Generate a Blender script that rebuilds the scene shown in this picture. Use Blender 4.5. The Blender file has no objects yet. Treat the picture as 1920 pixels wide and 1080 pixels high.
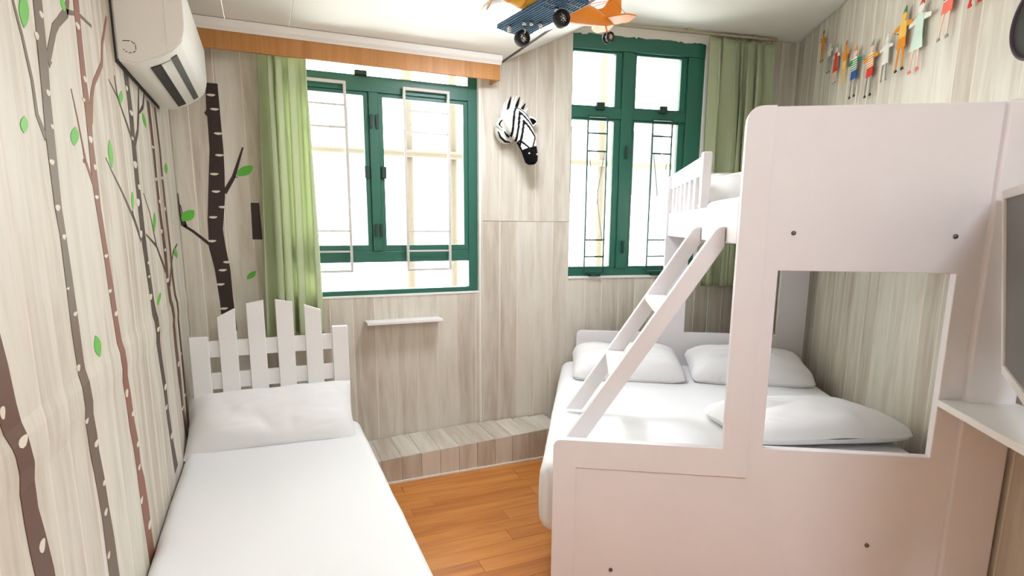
import bpy, bmesh, math, random
from mathutils import Vector, Matrix, noise
random.seed(7)
SC = bpy.context.scene
COL = SC.collection
# ------------------------------------------------------------------ camera
cam = bpy.data.cameras.new('camera')
cam.sensor_width = 36.0
cam.sensor_fit = 'HORIZONTAL'
cam.lens = 36.0 * 1068.0 / 1920.0
cam.shift_y = 75.0 / 1920.0
cam.clip_start = 0.02
camo = bpy.data.objects.new('camera', cam)
COL.objects.link(camo)
yaw, pitch, roll = math.radians(23.2966), math.radians(10.1395), math.radians(0.35)
Fv = Vector((math.sin(yaw) * math.cos(pitch), math.cos(yaw) * math.cos(pitch), -math.sin(pitch)))
Rv = Vector((math.cos(yaw), -math.sin(yaw), 0))
Uv = Rv.cross(Fv)
R2 = math.cos(roll) * Rv + math.sin(roll) * Uv
U2 = -math.sin(roll) * Rv + math.cos(roll) * Uv
camo.matrix_world = Matrix(((R2.x, U2.x, -Fv.x, 0), (R2.y, U2.y, -Fv.y, 0), (R2.z, U2.z, -Fv.z, 1.5), (0, 0, 0, 1)))
SC.camera = camo
# ------------------------------------------------------------------ world, light, exposure
WORLD_STRENGTH = 8.0
world = bpy.data.worlds.new('overcast_sky')
SC.world = world
world.use_nodes = True
bg = world.node_tree.nodes['Background']
bg.inputs['Color'].default_value = (0.97, 0.985, 1.0, 1)
bg.inputs['Strength'].default_value = WORLD_STRENGTH
SC.view_settings.view_transform = 'Standard'
SC.view_settings.look = 'None'
SC.view_settings.gamma = 1.0
SC.view_settings.use_curve_mapping = False
SC.view_settings.exposure = 0.88
LAMP_STRENGTH = 31.0
def portal(loc, rotz, sx, sz):
    l = bpy.data.lights.new('daylight_portal', 'AREA')
    l.shape = 'RECTANGLE'
    l.size, l.size_y = sx, sz
    l.cycles.is_portal = True
    o = bpy.data.objects.new('daylight_portal', l)
    COL.objects.link(o)
    # area light shines along local -Z: turn it into the room
    o.matrix_world = Matrix.Translation(loc) @ Matrix.Rotation(rotz, 4, 'Z') @ Matrix.Rotation(math.radians(-90), 4, 'X')
A2 = math.radians(-9)      # wall with the second window
AB = math.radians(-31)     # bunk bed and right wall
D2 = Vector((math.cos(A2), math.sin(A2), 0)); N2 = Vector((-math.sin(A2), math.cos(A2), 0))
DB = Vector((math.cos(AB), math.sin(AB), 0)); NB = Vector((-math.sin(AB), math.cos(AB), 0))
W2 = Vector((1.29, 3.51, 0)); PB = Vector((0.944, 1.785, 0)); RC = Vector((3.53, 3.14, 0))
portal(Vector((0.63, 3.66, 1.8)), 0, 1.3, 1.45)
portal(W2 + D2 * 1.08 + N2 * 0.15 + Vector((0, 0, 1.92)), A2, 0.97, 1.53)

# ------------------------------------------------------------------ materials
def lin(c):
    return tuple(((v / 255.0) / 12.92 if v / 255.0 <= 0.04045 else ((v / 255.0 + 0.055) / 1.055) ** 2.4) for v in c) + (1,)
MATS = {}
def mat(name, rgb, rough=0.5, metal=0.0, spec=0.5, coat=0.0):
    if name in MATS: return MATS[name]
    m = bpy.data.materials.new(name); m.use_nodes = True
    b = m.node_tree.nodes['Principled BSDF']
    b.inputs['Base Color'].default_value = lin(rgb)
    b.inputs['Roughness'].default_value = rough
    b.inputs['Metallic'].default_value = metal
    b.inputs['Specular IOR Level'].default_value = spec
    b.inputs['Coat Weight'].default_value = coat
    MATS[name] = m
    return m
def grained(name, cols, scale, rough=0.55, rnd=0.5, detail=6.0, bump=0.0, spec=0.4):
    """noise streaks between colour stops, shifted and toned per object"""
    m = bpy.data.materials.new(name); m.use_nodes = True
    nt = m.node_tree; N = nt.nodes; Lk = nt.links
    b = N['Principled BSDF']; b.inputs['Roughness'].default_value = rough
    b.inputs['Specular IOR Level'].default_value = spec
    tc = N.new('ShaderNodeTexCoord'); mp = N.new('ShaderNodeMapping')
    mp.inputs['Scale'].default_value = scale
    oi = N.new('ShaderNodeObjectInfo')
    mu = N.new('ShaderNodeMath'); mu.operation = 'MULTIPLY'; mu.inputs[1].default_value = 57.0
    Lk.new(oi.outputs['Random'], mu.inputs[0])
    nz = N.new('ShaderNodeTexNoise'); nz.noise_dimensions = '4D'
    nz.inputs['Scale'].default_value = 1.0; nz.inputs['Detail'].default_value = detail
    nz.inputs['Roughness'].default_value = 0.62; nz.inputs['Distortion'].default_value = 0.6
    Lk.new(tc.outputs['Object'], mp.inputs['Vector']); Lk.new(mp.outputs['Vector'], nz.inputs['Vector'])
    Lk.new(mu.outputs[0], nz.inputs['W'])
    ad = N.new('ShaderNodeMath'); ad.operation = 'MULTIPLY_ADD'
    ad.inputs[1].default_value = rnd; 
    sb = N.new('ShaderNodeMath'); sb.operation = 'SUBTRACT'; sb.inputs[1].default_value = 0.5
    Lk.new(oi.outputs['Random'], sb.inputs[0]); Lk.new(sb.outputs[0], ad.inputs[0]); Lk.new(nz.outputs['Fac'], ad.inputs[2])
    rp = N.new('ShaderNodeValToRGB')
    el = rp.color_ramp.elements
    while len(el) < len(cols): el.new(0.5)
    for e, (p, c) in zip(el, cols):
        e.position = p; e.color = lin(c)
    Lk.new(ad.outputs[0], rp.inputs['Fac']); Lk.new(rp.outputs['Color'], b.inputs['Base Color'])
    if bump:
        bp = N.new('ShaderNodeBump'); bp.inputs['Strength'].default_value = bump; bp.inputs['Distance'].default_value = 0.002
        Lk.new(nz.outputs['Fac'], bp.inputs['Height']); Lk.new(bp.outputs['Normal'], b.inputs['Normal'])
    MATS[name] = m
    return m
def emit(name, rgb, strength):
    m = bpy.data.materials.new(name); m.use_nodes = True
    nt = m.node_tree; nt.nodes.remove(nt.nodes['Principled BSDF'])
    e = nt.nodes.new('ShaderNodeEmission'); e.inputs['Color'].default_value = lin(rgb); e.inputs['Strength'].default_value = strength
    nt.links.new(e.outputs[0], nt.nodes['Material Output'].inputs['Surface'])
    MATS[name] = m
    return m
def glass(name):
    m = bpy.data.materials.new(name); m.use_nodes = True
    nt = m.node_tree; nt.nodes.remove(nt.nodes['Principled BSDF'])
    t = nt.nodes.new('ShaderNodeBsdfTransparent'); t.inputs['Color'].default_value = (0.96, 0.98, 0.97, 1)
    g = nt.nodes.new('ShaderNodeBsdfGlossy'); g.inputs['Roughness'].default_value = 0.02
    x = nt.nodes.new('ShaderNodeMixShader'); f = nt.nodes.new('ShaderNodeFresnel'); f.inputs['IOR'].default_value = 1.3
    nt.links.new(f.outputs[0], x.inputs['Fac']); nt.links.new(t.outputs[0], x.inputs[1]); nt.links.new(g.outputs[0], x.inputs[2])
    nt.links.new(x.outputs[0], nt.nodes['Material Output'].inputs['Surface'])
    MATS[name] = m
    return m
VINYL = grained('whitewashed_vinyl', [(0.24, (184, 169, 152)), (0.40, (202, 192, 176)), (0.56, (217, 210, 196)), (0.8, (228, 223, 210))], (17, 17, 1.9), rough=0.5, rnd=0.24, detail=9.0)
VINYL_TOP = grained('whitewashed_vinyl_lying', [(0.24, (184, 169, 152)), (0.40, (202, 192, 176)), (0.56, (217, 210, 196)), (0.8, (228, 223, 210))], (17, 1.9, 17), rough=0.5, rnd=0.24, detail=9.0)
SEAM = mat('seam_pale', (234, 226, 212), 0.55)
PLASTER = mat('cream_plaster', (246, 240, 228), 0.8)
CEIL = mat('ceiling_white', (249, 246, 238), 0.6)
LAMINATE = grained('orange_laminate', [(0.25, (172, 98, 36)), (0.45, (198, 124, 54)), (0.62, (212, 140, 66)), (0.85, (222, 154, 80))], (1.6, 20, 20), rough=0.32, rnd=0.20, spec=0.5)
GREEN = mat('green_paint', (40, 102, 84), 0.38)
GREEN_D = mat('dark_green_fitting', (22, 58, 48), 0.4)
GLASS = glass('window_glass')
WHITE_PAINT = mat('white_paint', (240, 238, 235), 0.45)
BUNK = grained('white_lacquer', [(0.3, (238, 233, 234)), (0.7, (242, 238, 239))], (3, 3, 3), rough=0.42, rnd=0.0, spec=0.45)
SHEET = mat('white_cotton', (243, 243, 243), 0.85, spec=0.2)
PILLOW = mat('pillow_cotton', (242, 241, 240), 0.85, spec=0.2)
OAK = grained('orange_oak_veneer', [(0.3, (176, 118, 62)), (0.5, (192, 134, 76)), (0.7, (202, 146, 88))], (30, 30, 1.5), rough=0.4, rnd=0.1)
def curtain_mat():
    m = mat('green_curtain', (214, 222, 186), 0.85, spec=0.15)
    b = m.node_tree.nodes['Principled BSDF']
    nt = m.node_tree
    tr = nt.nodes.new('ShaderNodeBsdfTranslucent'); tr.inputs['Color'].default_value = lin((206, 214, 184))
    x = nt.nodes.new('ShaderNodeMixShader'); x.inputs['Fac'].default_value = 0.42
    nt.links.new(b.outputs[0], x.inputs[1]); nt.links.new(tr.outputs[0], x.inputs[2])
    nt.links.new(x.outputs[0], nt.nodes['Material Output'].inputs['Surface'])
    return m
CURTAIN = curtain_mat()
PLASTIC = mat('ac_plastic', (247, 246, 240), 0.35)
DARK = mat('dark_slot', (38, 38, 38), 0.5)
CHROME = mat('chrome', (210, 208, 204), 0.15, 1.0)
STEEL = mat('screw_steel', (120, 112, 104), 0.35, 1.0)
RUBBER = mat('tyre_rubber', (22, 22, 22), 0.55)
KNOTM = mat('knot_cream', (226, 216, 200), 0.5)
LEAFG = mat('leaf_green', (96, 190, 60), 0.45)
ORANGE = mat('toy_orange', (244, 148, 36), 0.35)
YELLOW = mat('toy_yellow', (250, 196, 70), 0.35)
BLUE = mat('toy_blue', (52, 92, 132), 0.35)
BLACKF = mat('black_felt', (18, 18, 18), 0.9, spec=0.1)
WHITEF = mat('white_felt', (240, 238, 232), 0.9, spec=0.1)

# ------------------------------------------------------------------ mesh helpers
def tag(o, label=None, cat=None, group=None, kind=None):
    if label: o['label'] = label
    if cat: o['category'] = cat
    if group: o['group'] = group
    if kind: o['kind'] = kind
    return o
def mk(name, me, m, parent=None, loc=None):
    o = bpy.data.objects.new(name, me)
    COL.objects.link(o)
    if m is not None and len(me.materials) == 0:
        for q in (m if isinstance(m, (list, tuple)) else [m]): me.materials.append(q)
    if parent is not None: o.parent = parent
    if loc is not None: o.location = loc
    return o
def empty(name, loc=(0, 0, 0), rz=0.0):
    o = bpy.data.objects.new(name, None); o.empty_display_size = 0.1
    COL.objects.link(o); o.location = loc; o.rotation_euler = (0, 0, rz)
    return o
def raw(name, verts, faces, m, parent=None, smooth=False, loc=None, mi=None, fix=True):
    me = bpy.data.meshes.new(name); me.from_pydata([tuple(v) for v in verts], [], faces)
    if fix:
        bm = bmesh.new(); bm.from_mesh(me); bmesh.ops.recalc_face_normals(bm, faces=bm.faces); bm.to_mesh(me); bm.free()
    if mi: 
        for p, i in zip(me.polygons, mi): p.material_index = i
    if smooth:
        for p in me.polygons: p.use_smooth = True
    me.update()
    return mk(name, me, m, parent, loc)
def from_bm(name, bm, m, parent=None, smooth=False, loc=None):
    bmesh.ops.recalc_face_normals(bm, faces=bm.faces)
    me = bpy.data.meshes.new(name); bm.to_mesh(me); bm.free()
    if smooth:
        for p in me.polygons: p.use_smooth = True
    return mk(name, me, m, parent, loc)
def bm_box(bm, x0, x1, y0, y1, z0, z1, bev=0.0, seg=1):
    v = [bm.verts.new(p) for p in ((x0, y0, z0), (x1, y0, z0), (x1, y1, z0), (x0, y1, z0), (x0, y0, z1), (x1, y0, z1), (x1, y1, z1), (x0, y1, z1))]
    fs = [bm.faces.new([v[i] for i in f]) for f in ((0, 3, 2, 1), (4, 5, 6, 7), (0, 1, 5, 4), (1, 2, 6, 5), (2, 3, 7, 6), (3, 0, 4, 7))]
    if bev:
        es = list({e for f in fs for e in f.edges})
        bmesh.ops.bevel(bm, geom=es, offset=bev, segments=seg, profile=0.5, affect='EDGES')
def box(name, x, y, z, m, parent=None, bev=0.003, seg=2):
    bm = bmesh.new(); bm_box(bm, x[0], x[1], y[0], y[1], z[0], z[1], bev, seg)
    return from_bm(name, bm, m, parent)
def rpoly(pts):
    """polygon with rounded corners: (x, y) or (x, y, radius)"""
    out = []; n = len(pts)
    for i, p in enumerate(pts):
        r = p[2] if len(p) > 2 else 0
        if not r: out.append((p[0], p[1])); continue
        c = Vector(p[:2]); a = Vector(pts[i - 1][:2]) - c; b = Vector(pts[(i + 1) % n][:2]) - c
        a.normalize(); b.normalize()
        for k in range(7):
            t = k / 6
            q = c + a * r * (1 - t) ** 2 + b * r * t ** 2      # quadratic corner
            out.append((q.x, q.y))
    return out
def prism(name, loops, lo, hi, axis, m, parent=None, bev=0.0, smooth=False):
    """extrude 2D loops (first outer, others holes); axis 'x': (y,z), 'y': (x,z), 'z': (x,y)"""
    bm = bmesh.new(); es = []
    f3 = {'x': lambda a, b, c: (c, a, b), 'y': lambda a, b, c: (a, c, b), 'z': lambda a, b, c: (a, b, c)}[axis]
    for lp in loops:
        vs = [bm.verts.new(f3(a, b, lo)) for a, b in lp]
        es += [bm.edges.new((vs[i], vs[(i + 1) % len(vs)])) for i in range(len(vs))]
    if len(loops) == 1:
        bm.faces.new(vs)
    else:
        bmesh.ops.triangle_fill(bm, edges=es, use_beauty=True)
        bmesh.ops.dissolve_limit(bm, angle_limit=0.001, verts=bm.verts, edges=bm.edges)
    r = bmesh.ops.extrude_face_region(bm, geom=list(bm.faces))
    dv = Vector(f3(0, 0, hi - lo))
    bmesh.ops.translate(bm, vec=dv, verts=[g for g in r['geom'] if isinstance(g, bmesh.types.BMVert)])
    bmesh.ops.recalc_face_normals(bm, faces=bm.faces)
    if bev:
        sh = [e for e in bm.edges if len(e.link_faces) == 2 and e.calc_face_angle(0) > 0.6]
        bmesh.ops.bevel(bm, geom=sh, offset=bev, segments=2, profile=0.5, affect='EDGES')
    return from_bm(name, bm, m, parent, smooth)
def bm_tube(bm, pts, r, n=8, cap=True):
    pts = [Vector(p) for p in pts]; rings = []
    for i, p in enumerate(pts):
        d = (pts[min(i + 1, len(pts) - 1)] - pts[max(i - 1, 0)]).normalized()
        a = d.orthogonal().normalized() if i == 0 else (pa - d * pa.dot(d)).normalized()
        pa = a; b = d.cross(a)
        rr = r[i] if isinstance(r, (list, tuple)) else r
        rings.append([bm.verts.new(p + (a * math.cos(2 * math.pi * k / n) + b * math.sin(2 * math.pi * k / n)) * rr) for k in range(n)])
    for i in range(len(rings) - 1):
        for k in range(n): bm.faces.new((rings[i][k], rings[i][(k + 1) % n], rings[i + 1][(k + 1) % n], rings[i + 1][k]))
    if cap:
        bm.faces.new(rings[0][::-1]); bm.faces.new(rings[-1])
def tube(name, pts, r, m, parent=None, n=8, smooth=True):
    bm = bmesh.new(); bm_tube(bm, pts, r, n)
    return from_bm(name, bm, m, parent, smooth)
def lathe(name, prof, m, parent=None, loc=(0, 0, 0), axis='z', n=24, smooth=True):
    vs = []; fs = []; k = len(prof)
    for i in range(n):
        a = 2 * math.pi * i / n
        for r, h in prof:
            p = (r * math.cos(a), r * math.sin(a), h)
            vs.append({'z': p, 'x': (p[2], p[0], p[1]), 'y': (p[1], p[2], p[0])}[axis])
    for i in range(n):
        for j in range(k - 1):
            a, b = i * k + j, ((i + 1) % n) * k + j
            fs.append((a, b, b + 1, a + 1))
    bm = bmesh.new()
    bv = [bm.verts.new(v) for v in vs]
    for f in fs: bm.faces.new([bv[i] for i in f])
    bmesh.ops.remove_doubles(bm, verts=bm.verts, dist=1e-6)
    return from_bm(name, bm, m, parent, smooth, loc)
def ellipsoid(name, c, r, m, parent=None, n=16, rot=None):
    bm = bmesh.new(); bmesh.ops.create_uvsphere(bm, u_segments=n, v_segments=max(6, n // 2), radius=1)
    M = Matrix.Translation(c) @ (rot.to_4x4() if rot else Matrix.Identity(4)) @ Matrix.Diagonal((r[0], r[1], r[2], 1))
    bmesh.ops.transform(bm, matrix=M, verts=bm.verts)
    return from_bm(name, bm, m, parent, True)
# ------------------------------------------------------------------ the setting
CZ = 2.78                      # right hand ceiling height
FZ = 2.50                      # panelled ceiling height on the left
PLANK_CACHE = {}
def plank_mesh(w, z0, z1, prof=None, t=0.008, c=0.0045):
    key = (round(w, 4), round(z0, 4), round(z1, 4), bool(prof))
    if key in PLANK_CACHE: return PLANK_CACHE[key]
    sec = [(0, t), (0, c * .4), (c, 0), (w - c, 0), (w, c * .4), (w, t)]
    lv = [(z0, 0.0), (z1, 0.0)]
    if prof: lv = [(z0, 0.0)] + [p for p in prof if z0 < p[0] < z1] + [(z1, 0.0)]
    vs = []; fs = []
    for z, off in lv:
        for x, y in sec: vs.append((x, y - off, z))
    n = len(sec)
    for i in range(len(lv) - 1):
        for k in range(n):
            a, b = i * n + k, i * n + (k + 1) % n
            fs.append((a, b, b + n, a + n))
    fs.append(tuple(range(n))[::-1]); fs.append(tuple(range((len(lv) - 1) * n, len(lv) * n)))
    me = bpy.data.meshes.new('plank'); me.from_pydata(vs, [], fs)
    bm = bmesh.new(); bm.from_mesh(me); bmesh.ops.recalc_face_normals(bm, faces=bm.faces); bm.to_mesh(me); bm.free()
    me.materials.append(VINYL); me.materials.append(SEAM)
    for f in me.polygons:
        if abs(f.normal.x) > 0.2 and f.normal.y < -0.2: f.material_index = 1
    PLANK_CACHE[key] = me
    return me
def plank_row(parent, x0, x1, z0, z1, w=0.13, holes=(), prof=None, proud=0.0, gap=0.0008, start=None):
    x = x0 if start is None else start
    while x < x1 - 0.01:
        a, b = max(x, x0), min(x + w, x1)
        cuts = sorted({a, b} | {h for H in holes for h in H[:2] if a + 0.004 < h < b - 0.004})
        for ca, cb in zip(cuts, cuts[1:]):
            mid = (ca + cb) / 2
            zs = [(z0, z1)]
            for H in holes:
                if H[0] < mid < H[1]:
                    nz = []
                    for p, q in zs:
                        if H[2] > p: nz.append((p, min(q, H[2])))
                        if H[3] < q: nz.append((max(p, H[3]), q))
                    zs = nz
            for p, q in zs:
                if q - p < 0.01: continue
                mk('plank', plank_mesh(cb - ca - gap, p, q, prof), None, parent, (ca + gap / 2, -proud, 0))
        x += w
def wall(name, loc, rz, x0, x1, z1, label, hole=None, thick=0.16, m=PLASTER, y0=0.008):
    loops = [[(x0, -0.02), (x1, -0.02), (x1, z1), (x0, z1)]]
    if hole: loops.append([(hole[0], hole[2]), (hole[1], hole[2]), (hole[1], hole[3]), (hole[0], hole[3])])
    o = prism(name, loops, y0, thick, 'y', m)
    o.location = loc; o.rotation_euler = (0, 0, rz)
    tag(o, label, 'wall', kind='structure')
    return o
BUMP = [(1.045, 0.0), (1.080, 0.004), (1.130, 0.004), (1.160, 0.0)]
def bump_at(z):
    for (a, p), (b, q) in zip(BUMP, BUMP[1:]):
        if a <= z <= b: return p + (q - p) * (z - a) / (b - a)
    return 0.0
wl = wall('wall_left', (-0.41, 0, 0), math.pi / 2, -1.1, 3.7, 2.6, 'pale whitewashed plank wall on the left carrying painted tree trunks')
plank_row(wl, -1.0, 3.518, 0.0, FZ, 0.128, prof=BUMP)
H1 = (0.035, 1.278, 1.078, 2.47)
wb = wall('wall_back', (0, 3.52, 0), 0, -0.57, 1.36, 2.9, 'whitewashed plank wall below and beside the wide window', H1)
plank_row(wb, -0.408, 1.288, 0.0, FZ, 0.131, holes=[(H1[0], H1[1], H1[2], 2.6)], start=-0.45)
H2 = (0.60, 1.55, 1.165, 2.685)
wm = wall('wall_middle', W2, A2, -0.01, 2.5, 2.9, 'whitewashed plank wall around the narrow tall window and zebra head', H2)
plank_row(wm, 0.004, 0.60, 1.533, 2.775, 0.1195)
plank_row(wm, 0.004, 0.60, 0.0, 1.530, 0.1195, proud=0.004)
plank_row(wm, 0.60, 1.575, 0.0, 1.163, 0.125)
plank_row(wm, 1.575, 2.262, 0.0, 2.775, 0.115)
wr = wall('wall_right', RC, AB - math.pi / 2, -0.2, 4.9, 2.95, 'long whitewashed plank wall on the right behind the bunk bed')
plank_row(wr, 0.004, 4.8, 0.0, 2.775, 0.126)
wf = wall('wall_front', (1.04, -1.0, 0), math.pi, -0.2, 1.62, 2.95, 'plain cream wall at the near end of the room')
# floor: slab with separate laminate strips
fl = box('floor', (-0.6, 4.3), (-1.2, 3.9), (-0.1, -0.006), mat('floor_base', (120, 70, 30), 0.7), bev=0)
tag(fl, 'orange wood laminate floor between the two beds', 'floor', kind='structure')
def strip_mesh(l, w, cache={}):
    k = (round(l, 3), round(w, 3))
    if k not in cache:
        bm = bmesh.new(); bm_box(bm, 0, l, 0, w, -0.006, 0, 0.0007, 1)
        me = bpy.data.meshes.new('floor_plank'); bm.to_mesh(me); bm.free(); me.materials.append(LAMINATE); cache[k] = me
    return cache[k]
y = -1.0; row = 0; RW_ = 0.098
while y < 3.15:
    xr = 3.53 - 0.515 / 0.857 * (3.14 - y) - 0.02
    x = -0.41 - (0.0, 0.43, 0.19, 0.62, 0.31)[row % 5]
    while x < xr:
        l = (0.78, 0.96, 0.70)[(row + int(x * 10)) % 3]
        a, b = max(x, -0.405), min(x + l, xr)
        if b - a > 0.03: mk('floor_plank', strip_mesh(round(b - a, 2) - 0.0012, min(RW_, 3.162 - y) - 0.0012), None, fl, (a, y, 0))
        x += l
    y += RW_; row += 1
# ceiling: low panelled part, sloping panel, high part
ce = box('ceiling', (-0.6, 4.3), (-1.2, 3.9), (CZ, CZ + 0.1), CEIL, bev=0)
tag(ce, 'cream ceiling with low panels on the left and a higher part right', 'ceiling', kind='structure')
xs = [-0.41, -0.112, 0.188, 1.42]
for a, b in zip(xs, xs[1:]):
    box('ceiling_panel', (a + 0.0012, b - 0.0012), (-1.0, 3.52), (FZ, FZ + 0.012), CEIL, ce, 0.001, 1)
prism('ceiling_edge', [[(1.412, FZ - 0.004), (1.428, FZ - 0.004), (1.428, FZ + 0.02), (1.412, FZ + 0.02)]], -1.0, 3.49, 'y', mat('shadow_gap', (96, 90, 82), 0.7), ce)
prism('sloping_panel', [[(1.428, FZ), (2.02, CZ - 0.002), (2.02, CZ + 0.01), (1.428, FZ + 0.014)]], -1.0, 3.6, 'y', CEIL, ce)
# plinth step along the window wall
st = prism('trim_1', [[(-0.405, 3.175), (1.735, 3.175), (1.965, 3.40), (1.30, 3.505), (-0.405, 3.512)]], 0.0, 0.128, 'z', VINYL)
tag(st, 'low plank covered step along the foot of the window wall', 'step', kind='structure')
def step_top(x): return 0.150 + max(0, x - 0.5) * 0.042
x = -0.40; i = 0
while x < 1.72:
    b = min(x + 0.118, 1.72)
    z0, z1 = step_top(x), step_top(b)
    raw('step_plank', [(x + .001, 3.165, 0.0), (b - .001, 3.165, 0), (b - .001, 3.175, 0), (x + .001, 3.175, 0), (x + .001, 3.165, z0), (b - .001, 3.165, z1), (b - .001, 3.175, z1), (x + .001, 3.175, z0)],
        [(0, 3, 2, 1), (4, 5, 6, 7), (0, 1, 5, 4), (1, 2, 6, 5), (2, 3, 7, 6), (3, 0, 4, 7)], VINYL, st)
    xe, be = (x, b)
    ya = 3.515 if b < 1.29 else 3.505 - (b - 1.29) * 0.165
    raw('step_plank', [(xe + .001, 3.176, 0.128), (be - .001, 3.176, 0.128), (be - .001, ya, 0.128), (xe + .001, ya, 0.128), (xe + .001, 3.176, z0), (be - .001, 3.176, z1), (be - .001, ya, z1), (xe + .001, ya, z0)],
        [(0, 3, 2, 1), (4, 5, 6, 7), (0, 1, 5, 4), (1, 2, 6, 5), (2, 3, 7, 6), (3, 0, 4, 7)], VINYL_TOP, st)
    x = b; i += 1
box('skirting', (-0.40, 1.74), (3.157, 3.1645), (0.0, 0.014), PLASTER, st, 0.002)

# ------------------------------------------------------------------ windows
def frame_rect(name, x0, x1, z0, z1, wl_, wr_, wb_, wt_, y0, y1, m, parent, bev=0.003):
    return prism(name, [[(x0, z0), (x1, z0), (x1, z1), (x0, z1)], [(x0 + wl_, z0 + wb_), (x1 - wr_, z0 + wb_), (x1 - wr_, z1 - wt_), (x0 + wl_, z1 - wt_)]], y0, y1, 'y', m, parent, bev)
def pane(parent, x0, x1, z0, z1, y):
    return box('pane', (x0 - .004, x1 + .004), (y, y + 0.004), (z0 - .004, z1 + .004), GLASS, parent, 0)
def bar(name, a, b, w, m, parent, d=None):
    return tube(name, [a, b], w, m, parent, 6, False)
w1 = empty('window_1', (0, 3.52, 0)); tag(w1, 'wide green metal window with white grilles above the single bed', 'window', kind='structure')
FY0, FY1 = 0.025, 0.075
# fixed outer frame
box('bottom_rail', (0.035, 1.278), (FY0, FY1), (1.079, 1.107), GREEN, w1)
box('side_rail', (0.035, 0.07), (FY0, FY1), (1.107, 2.46), GREEN, w1)
box('side_rail', (1.218, 1.278), (FY0, FY1), (1.107, 2.46), GREEN, w1)
box('middle_rail', (0.07, 1.218), (FY0, FY1), (1.277, 1.345), GREEN, w1)
box('transom', (0.07, 1.218), (FY0 - 0.006, FY1), (2.262, 2.350), GREEN, w1)
box('top_rail', (0.035, 1.278), (FY0, FY1), (2.46, 2.47), GREEN, w1, 0.001)
box('mullion', (0.606, 0.662), (FY0 - 0.008, FY1), (1.345, 2.262), GREEN, w1)
for sx, (a, b) in enumerate(((0.07, 0.606), (0.662, 1.218))):
    s = frame_rect('sash', a, b, 1.345, 2.262, .028, .028, .036, .02, FY0 + 0.006, FY1 - .01, GREEN, w1)
    pane(s, a + .028, b - .028, 1.381, 2.242, 0.05)
pane(w1, 0.07, 1.218, 1.107, 1.277, 0.05); pane(w1, 0.07, 1.186, 2.35, 2.46, 0.05)
for x in (0.617, 0.651):
    h = prism('handle', [rpoly([(x - .007, 2.06, .006), (x + .007, 2.06, .006), (x + .008, 2.14, .008), (x - .008, 2.14, .008)])], 0.004, 0.016, 'y', GREEN_D, w1)
    box('handle_mount', (x - .006, x + .006), (0.008, 0.02), (2.10, 2.13), GREEN_D, h)
for x in (0.624, 0.655):
    h = prism('handle', [rpoly([(x - .007, 1.43, .006), (x + .007, 1.43, .006), (x + .008, 1.51, .008), (x - .008, 1.51, .008)])], 0.004, 0.016, 'y', GREEN_D, w1)
    box('handle_mount', (x - .006, x + .006), (0.008, 0.02), (1.45, 1.48), GREEN_D, h)
for x in (0.585, 0.683): box('hinge', (x - .014, x + .014), (0.01, 0.034), (1.775, 1.845), GREEN_D, w1)
box('stay', (0.53, 0.60), (-0.004, 0.02), (2.345, 2.372), GREEN_D, w1)
GW = mat('grille_white', (206, 203, 197), 0.45)
for g0, g1 in ((0.195, 0.478), (0.803, 1.088)):
    gr = frame_rect('grille', g0, g1, 1.222, 2.302, 0.015, .015, .014, .016, -0.014, 0.002, GW, w1, 0.001)
    for z in (2.172, 2.05, 1.465, 1.345): box('grille_bar', (g0 + .01, g1 - .01), (-0.009, -0.003), (z - .0055, z + .0055), GW, gr, 0.001, 1)
sl = box('sill', (0.035, 1.278), (-0.004, 0.09), (1.066, 1.0785), WHITE_PAINT, w1, 0.002)
for a, b in ((1.279, 1.292),): prism('plaster_edge', [[(a, 1.07), (b, 1.07), (b, 2.40), (a, 2.40)]], -0.004, 0.03, 'y', WHITE_PAINT, w1)

w2 = empty('window_2', W2, A2); tag(w2, 'tall narrow green window with four panes beside the bunk bed', 'window', kind='structure')
GY0, GY1 = 0.02, 0.07
box('bottom_rail', (0.60, 1.55), (GY0, GY1), (1.166, 1.215), GREEN, w2)
box('top_rail', (0.60, 1.55), (GY0 - .02, GY1), (2.625, 2.70), GREEN, w2)
box('side_rail', (1.432, 1.55), (GY0 - .016, GY1), (1.215, 2.625), GREEN, w2)
box('mullion', (0.955, 1.035), (GY0 - .012, GY1), (1.215, 2.625), GREEN, w2)
for a, b in ((0.60, 0.955), (1.035, 1.432)):
    box('transom', (a, b), (GY0 - .008, GY1), (2.205, 2.27), GREEN, w2)
    for z0, z1, t in ((1.215, 2.205, .014), (2.27, 2.625, .014)):
        s = frame_rect('sash', a, b, z0, z1, .012 if a < .7 else .024, .045, t, t, GY0 + .004, GY1 - .008, GREEN, w2)
        pane(s, a + .012, b - .045, z0 + t, z1 - t, 0.045)
    c = (a + b) / 2 + .02
    box('latch', (c - .028, c + .028), (-0.012, 0.018), (2.255, 2.30), GREEN_D, w2)
GG = mat('grille_green', (30, 74, 62), 0.4)
GP = mat('grille_pale', (112, 120, 114), 0.4)
for g0, g1 in ((0.704, 0.850), (1.168, 1.322)):
    gr = frame_rect('grille', g0, g1, 1.188, 2.215, .009, .009, .009, .012, -0.024, -0.010, GG, w2, 0.001)
    for z in (2.103, 1.990, 1.411, 1.299): box('grille_bar', (g0 + .006, g1 - .006), (-0.020, -0.014), (z - .005, z + .005), GG, gr, 0.001, 1)
    cx = (g0 + g1) / 2
    for q in (-1, 1):
        tube('grille_rod', [(cx + q * .055, -0.017, 1.985), (cx + q * .016, -0.017, 1.735), (cx + q * .016, -0.017, 1.66), (cx + q * .055, -0.017, 1.415)], 0.003, GP, gr, 5, False)
    for z in (1.735, 1.66): box('grille_bar', (cx - .016, cx + .016), (-0.019, -0.015), (z - .002, z + .002), GP, gr, 0)
    box('foot_bracket', (cx - .03, cx + .05), (-0.03, 0.01), (1.165, 1.176), GREEN_D, w2)
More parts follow.
